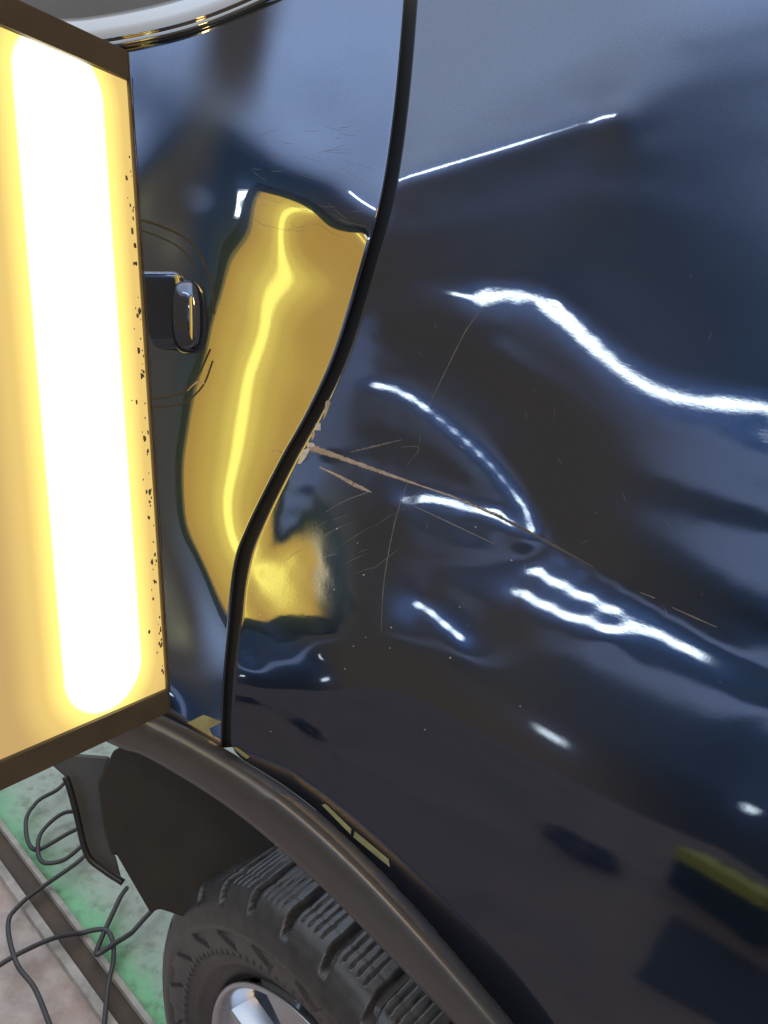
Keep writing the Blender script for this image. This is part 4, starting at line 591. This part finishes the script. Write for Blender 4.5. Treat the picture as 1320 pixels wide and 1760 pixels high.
tag(lamp, 'glowing yellow dent inspection light board with dark frame, held beside the door', 'work light')
th_ = .006; b1 = .0085                                   # frame depth, bar width
facc = Acc()
no = bn
def bar(s0, s1, v0, v1, t0=-th_ * .8, t1=.0035): facc.add(*box(Et + bd * s0 + edu * v0 + no * t0, bd * (s1 - s0), edu * (v1 - v0), no * (t1 - t0)))
bar(.002, BW, .0, .014); bar(.002, BW, BH - .014, BH); bar(0, .0012, .0, BH, -th_ * .35, .0025); bar(BW - .008, BW - .001, .0145, BH - .0145)
fr = facc.link('frame', [M_FRAME], lamp, smooth=False); bevel(fr, .0012, 2)
def pane(name, off, m):
    s = [.0016 if off > 0 else .0003, BW - .008]; vv = [.014, BH - .014]
    V = [Et + bd * a + edu * b + no * off for a, b in ((s[0], vv[0]), (s[1], vv[0]), (s[1], vv[1]), (s[0], vv[1]))]
    o = link_mesh(name, V, [(0, 1, 2, 3)], m, lamp, smooth=False)
    uvl = o.data.uv_layers.new(name='UVMap'); co = [(s[0], vv[0]), (s[1], vv[0]), (s[1], vv[1]), (s[0], vv[1])]
    for lp in o.data.loops: uvl.data[lp.index].uv = co[lp.vertex_index]
    return o
pane('front_diffuser', .0008, M_FRONT); pane('back_glow_pane', -th_ * .8 + .0006, M_BACK)
# ragged glue and dirt along the near edge
gacc = Acc(); vv = .05
def blob(s, v, r, k=7):
    c = Et + bd * s + edu * v + no * .0012; a = [(c + bd * r * math.cos(t) * rng.uniform(.5, 1) + edu * r * 1.5 * math.sin(t) * rng.uniform(.6, 1.2)) for t in np.arange(k) / k * 6.283]
    top = c + no * .0006; gacc.add(a + [top], [(i, (i + 1) % k, k) for i in range(k)])
for q in range(70):
    v_ = rng.uniform(.05, BH - .02); blob(rng.exponential(.0016) + .0026, v_, rng.uniform(.0003, .0011))
for v_ in (.09, .097, .131, .152, .166, .2, .23, .27): blob(rng.uniform(.003, .006), v_, .0014)
gacc.link('dirt', [M_FRAME], lamp, smooth=False)
eacc = Acc()                                              # peeling edge tape
n_ = 150; vs_ = np.linspace(.012, BH - .012, n_); wob = .0016 + .0012 * np.abs(np.convolve(rng.normal(0, 1, n_ + 8), np.ones(9) / 5, 'valid'))
V = np.array([[Et + edu * v_ + bd * .0008 + no * .0042, Et + edu * v_ - bd * w_ * .5 + no * .002, Et + edu * v_ - bd * w_ * .6 + no * .0008] for v_, w_ in zip(vs_, wob)])
eacc.add(V.reshape(-1, 3), grid_faces(n_, 3)); eacc.link('edge_tape', [M_FRAME], lamp)

# ================================================================== WORKSHOP TUBES (seen as streaks in the paint)
def emis(name, col):
    m = bpy.data.materials.new(name); m.use_nodes = True; nt = m.node_tree; nt.nodes.clear()
    e = N(nt, 'ShaderNodeEmission'); e.inputs[0].default_value = tuple(col) + (1,); e.inputs[1].default_value = 1.0
    o = N(nt, 'ShaderNodeOutputMaterial'); L(nt, e.outputs[0], o.inputs[0]); return m
M_TUBE = emis('tube_glow', (13, 15.5, 18))
def tube_light(a, b, label, r=.018, glow=None):
    a, b = np.array(a), np.array(b); t = empty('tube_light', W3((a + b) / 2)); tag(t, label, 'tube lamp')
    V, F = tube_along(np.linspace(a, b, 12), r, 16); link_mesh('tube', V, F, glow or M_TUBE, t)
    d = unit(b - a); back = unit((a + b) / 2 - np.array([.1, .1, .6])); back = unit(back - (back @ d) * d); s = np.cross(d, back)
    V, F = box(a - d * .03 - s * .022 + back * (r + .003), d * (np.linalg.norm(b - a) + .06), s * .044, back * .03); link_mesh('fitting', V, F, M_FIX, t, smooth=False)
    return t
_a, _b = np.array(GEO_T1[0]), np.array(GEO_T1[1])
tube_light(_a + (_b - _a) * .10, _b + (_b - _a) * .2, 'upper white tube lamp whose straight streak crosses the top of the quarter panel')
_a, _b = np.array(GEO_T2[0]), np.array(GEO_T2[1])
tube_light(_a + (_b - _a) * .01, _a + (_b - _a) * .83, 'lower white tube lamp whose wavy streak runs over the dented quarter panel', .0125)

# an added, unseen warm lamp off to the rear right: it puts the golden glint on the arch flare's rolled edge
def glint_dir(i, phi):
    P_, Q_ = Vf[i - 2, 6], Vf[i + 2, 6]; t_ = unit(Q_ - P_); p_ = Vf[i, 6]; v_ = -unit(p_)
    a_ = unit(v_ - (v_ @ t_) * t_); b_ = np.cross(t_, a_); b_ = b_ if b_[0] > 0 else -b_
    n_ = math.cos(phi) * a_ + math.sin(phi) * b_; return p_, 2 * (n_ @ v_) * n_ - v_
_i1, _i2 = int(np.argmin(abs(AL[:, 0] - 520))), int(np.argmin(abs(AL[:, 0] - 730)))
(p1_, l1_), (p2_, l2_) = glint_dir(_i1, .06), glint_dir(_i2, .06)
tube_light(p1_ + 1.3 * l1_, p2_ + 1.3 * l2_, 'added unseen warm yellow tube lamp giving the golden glint along the wheel arch flare', .03, emis('warm_glow', (75, 42, 11)))

# ================================================================== FLOOR
def floor_pt(px, py, z=0.):
    d = ray(px, py) @ R3.T; k_ = (z - ORG[2]) / d[..., 2]; return ORG + d * k_[..., None]
a0, a1, b0, b1_ = floor_pt(np.array([0, 229, 0, 187]), np.array([1448, 1760, 1493, 1760]))
fd = unit(a1 - a0)[:2]; fn = np.array([-fd[1], fd[0]]);
if (floor_pt(np.array([200.]), np.array([1500.]))[0][:2] - a0[:2]) @ fn < 0: fn = -fn      # points under the car
wch = abs((b0[:2] - a0[:2]) @ fn)
def strip(name, n0, n1, z, m, l0=-5., l1=5.):
    V = [np.append(a0[:2] + fd * l + fn * k_, z) for l, k_ in ((l0, n0), (l1, n0), (l1, n1), (l0, n1))]
    return link_mesh(name, V, [(0, 1, 2, 3)], m, None, False, None, True)
# red and grey worn tiles
m, nt, b = mat('worn_floor'); setp(b, Roughness=.6)
n1 = noise(nt, 3.5, 6); n2 = noise(nt, 22, 6, rough=.7)
c1 = ramp(nt, n1, [(.36, (.31, .165, .135)), (.47, (.38, .285, .25)), (.60, (.46, .41, .38))]); mx = N(nt, 'ShaderNodeMix', data_type='RGBA', blend_type='MULTIPLY'); mx.inputs[0].default_value = .8
L(nt, c1, mx.inputs[6]); L(nt, ramp(nt, n2, [(.3, (.55, .52, .5)), (.65, (1, 1, 1))]), mx.inputs[7]); L(nt, mx.outputs[2], b.inputs['Base Color']); bump(nt, b, n2, .5, .002)
tag(strip('floor', -wch - .9, 3., 0., m), kind='structure')
M_SHOP = simple('mirrored_floor_dark', (.19, .135, .095), .7, 0, .3, 2.5, .001, 40)  # unseen floor strip, coloured darker to darken its reflection in the paint
tag(strip('dark_mirrored_floor', -6., -wch - .9, 0., M_SHOP), kind='structure')
m2, nt, b = mat('green_floor_paint'); setp(b, Roughness=.45)
n1 = noise(nt, 5, 6); n2 = noise(nt, 30, 6, rough=.7)
t = N(nt, 'ShaderNodeTexCoord'); vm = N(nt, 'ShaderNodeVectorMath', operation='DOT_PRODUCT'); vm.inputs[1].default_value = (fn[0], fn[1], 0); L(nt, t.outputs['Object'], vm.inputs[0])
dist = mth(nt, 'SUBTRACT', vm.outputs['Value'], float(a0[:2] @ fn))
band = mth(nt, 'ADD', dist, mth(nt, 'MULTIPLY', mth(nt, 'SUBTRACT', n1, .5), .16))
c0 = ramp(nt, band, [(.0, (.16, .44, .21)), (.045, (.17, .44, .23)), (.075, (.27, .41, .29)), (.12, (.33, .39, .325)), (.3, (.35, .40, .34))])
mx = N(nt, 'ShaderNodeMix', data_type='RGBA', blend_type='MULTIPLY'); mx.inputs[0].default_value = .85; L(nt, c0, mx.inputs[6])
L(nt, ramp(nt, n2, [(.28, (.35, .30, .22)), (.5, (.85, .85, .82)), (.7, (1, 1, 1))]), mx.inputs[7]); L(nt, mx.outputs[2], b.inputs['Base Color'])
tag(strip('green_walkway', .012, 3., .004, m2), kind='structure')
M_CH = simple('channel_dirt', (.055, .038, .026), .7, 0, .4, 12)
tag(strip('floor_channel', -wch + .004, .012, .006, M_CH), kind='structure')
kb = Acc(); z0 = .0
for n0_, n1_, h_ in ((-wch - .012, -wch + .004, .014), (.012, .022, .016)):
    o_ = np.append(a0[:2] + fd * -5 + fn * n0_, z0); kb.add(*box(o_, np.append(fd * 10, 0), np.append(fn * (n1_ - n0_), 0), (0, 0, h_)))
tag(kb.link('channel_edging', [simple('worn_edge', (.30, .28, .25), .6, 0, .4, 30)], None, False, True), kind='structure')

def cable(pts, r, label):
    c = catm(pts, 160); Pq = floor_pt(c[:, 0], c[:, 1], .02 + r); Pq[:, 2] = .018 + r + .010 * np.abs(np.sin(np.linspace(0, 9, 160)))
    V, F = tube_along(Pq, r, 8); o = link_mesh('power_cable', V, F, M_CABLE, None, True, None, True); tag(o, label, 'cable', 'cables on the floor'); return o
cable([(120, 1335), (98, 1362), (60, 1382), (44, 1420), (58, 1460), (120, 1435), (150, 1420)], .0045, 'thin cable in a loose loop just below the light frame')
cable([(150, 1395), (110, 1400), (75, 1430), (65, 1455), (72, 1480), (110, 1480), (152, 1450), (140, 1480), (40, 1550), (14, 1590), (28, 1660), (60, 1705), (88, 1770)], .0045, 'thin cable looping over the walkway and the channel to the tiles')
cable([(-20, 1670), (40, 1640), (110, 1610), (172, 1600), (192, 1618), (195, 1650), (185, 1700), (178, 1775)], .0045, 'thin cable curving across the dark channel at the bottom')
cable([(218, 1525), (200, 1560), (165, 1640), (205, 1620), (250, 1580), (285, 1545)], .005, 'thicker cable bent into a sharp V beside the tyre')

# ================================================================== THINGS THE LOWER PANEL MIRRORS (unseen, behind the camera, some added for the reflection)
def on_floor(cx):                              # a floor point from the (right, up, forward) frame
    p = W3(np.array(cx)); p[2] = 0; return p
def tool_case(p, yaw, label, lid=(.55, .50, .02)):
    t = empty('tool_case', p); tag(t, label, 'tool case')
    c, s_ = math.cos(yaw), math.sin(yaw); X = np.array([c, s_, 0]); Y = np.array([-s_, c, 0]); Z = np.array([0, 0, 1.])
    V, F = box(p - X * .30 - Y * .16, X * .60, Y * .32, Z * .22); o = link_mesh('case_body', V, F, simple('black_case', (.012, .012, .012), .5), t, False, None, True); bevel(o, .012, 3)
    V, F = box(p - X * .31 - Y * .17 + Z * .222, X * .62, Y * .34, Z * .12); o = link_mesh('lid', V, F, simple('yellow_lid', lid, .45), t, False, None, True); bevel(o, .015, 3)
    hh = catm([(-.1, 0, .34), (-.09, 0, .38), (.09, 0, .38), (.1, 0, .34)], 24); V, F = tube_along(p + hh[:, :1] * X + hh[:, 2:] * Z, .010, 8); link_mesh('handle', V, F, M_CABLE, t, True, None, True)
tool_case(on_floor([-.33, -2.40, -2.51]), .5, 'black tool case with a yellow lid, mirrored in the lower right of the quarter panel')
def glow_panel(c, w, h_, label):  # unseen glowing panel, added for a bright patch in the paint
    t = empty('glow_panel', W3(c)); tag(t, label, 'lamp'); c = np.array(c)
    n = unit(np.array([.26, -.15, .55]) - c); X = unit(np.cross(n, UP)); Y = np.cross(X, n)
    V, F = box(c - X * w / 2 - Y * h_ / 2, X * w, Y * h_, -n * .04); o = link_mesh('housing', V, F, M_CABLE, t, False)
    V = [c + X * a + Y * b + n * .003 for a, b in ((-w * .45, -h_ * .45), (w * .45, -h_ * .45), (w * .45, h_ * .45), (-w * .45, h_ * .45))]
    link_mesh('lens', V, [(0, 1, 2, 3)], M_LENS, t, False)
M_LENS = emis('lens_glow', (5.0, 6.0, 6.6))
P_ = np.array([.263, -.157, .553])
glow_panel(np.array([.273, -.177, .55]) + 2.4 * np.array([-.117, -.37, -.922]), .05, .06, 'small glowing panel, added unseen for the bright patch at the right edge of the quarter panel')
glow_panel(np.array([.104, -.139, .599]) + 2.6 * np.array([-.326, -.345, -.88]), .10, .05, 'long low glowing panel, added unseen for the bright patch above the dark lower half of the quarter panel')


# an unseen black mat added to darken the mirrored floor, and a coil of lead, both on the floor behind the camera
def frame_floor(cx): p = W3(np.array(cx)); p[2] = 0; return p
pm = frame_floor([-.02, -2.05, -1.75]); V, F = box(pm - np.array([.42, .36, 0]) , [.84, 0, 0], [0, .72, 0], [0, 0, .012])
tag(bevel(link_mesh('dark_mirror_mat', V, F, simple('mirror_mat_black', (.010, .010, .010), .7), None, False, None, True), .004), 'flat black mat, added unseen to darken the reflection at the bottom right of the quarter panel', 'mat')
pc = frame_floor([-1.0, -2.09, -2.19]); tt = np.linspace(0, 2 * math.pi * 6, 400)
V, F = tube_along(np.stack([pc[0] + (.17 + .02 * np.sin(tt * 2.3)) * np.cos(tt), pc[1] + (.13 + .02 * np.cos(tt * 1.7)) * np.sin(tt), .012 + .06 * tt / tt[-1] + .012 * np.sin(tt * 3.1)], 1), .009, 8)
tag(link_mesh('cable_coil', V, F, M_CABLE, None, True, None, True), 'tangled black coil of lead, mirrored in the dark lower half of the quarter panel', 'cable')
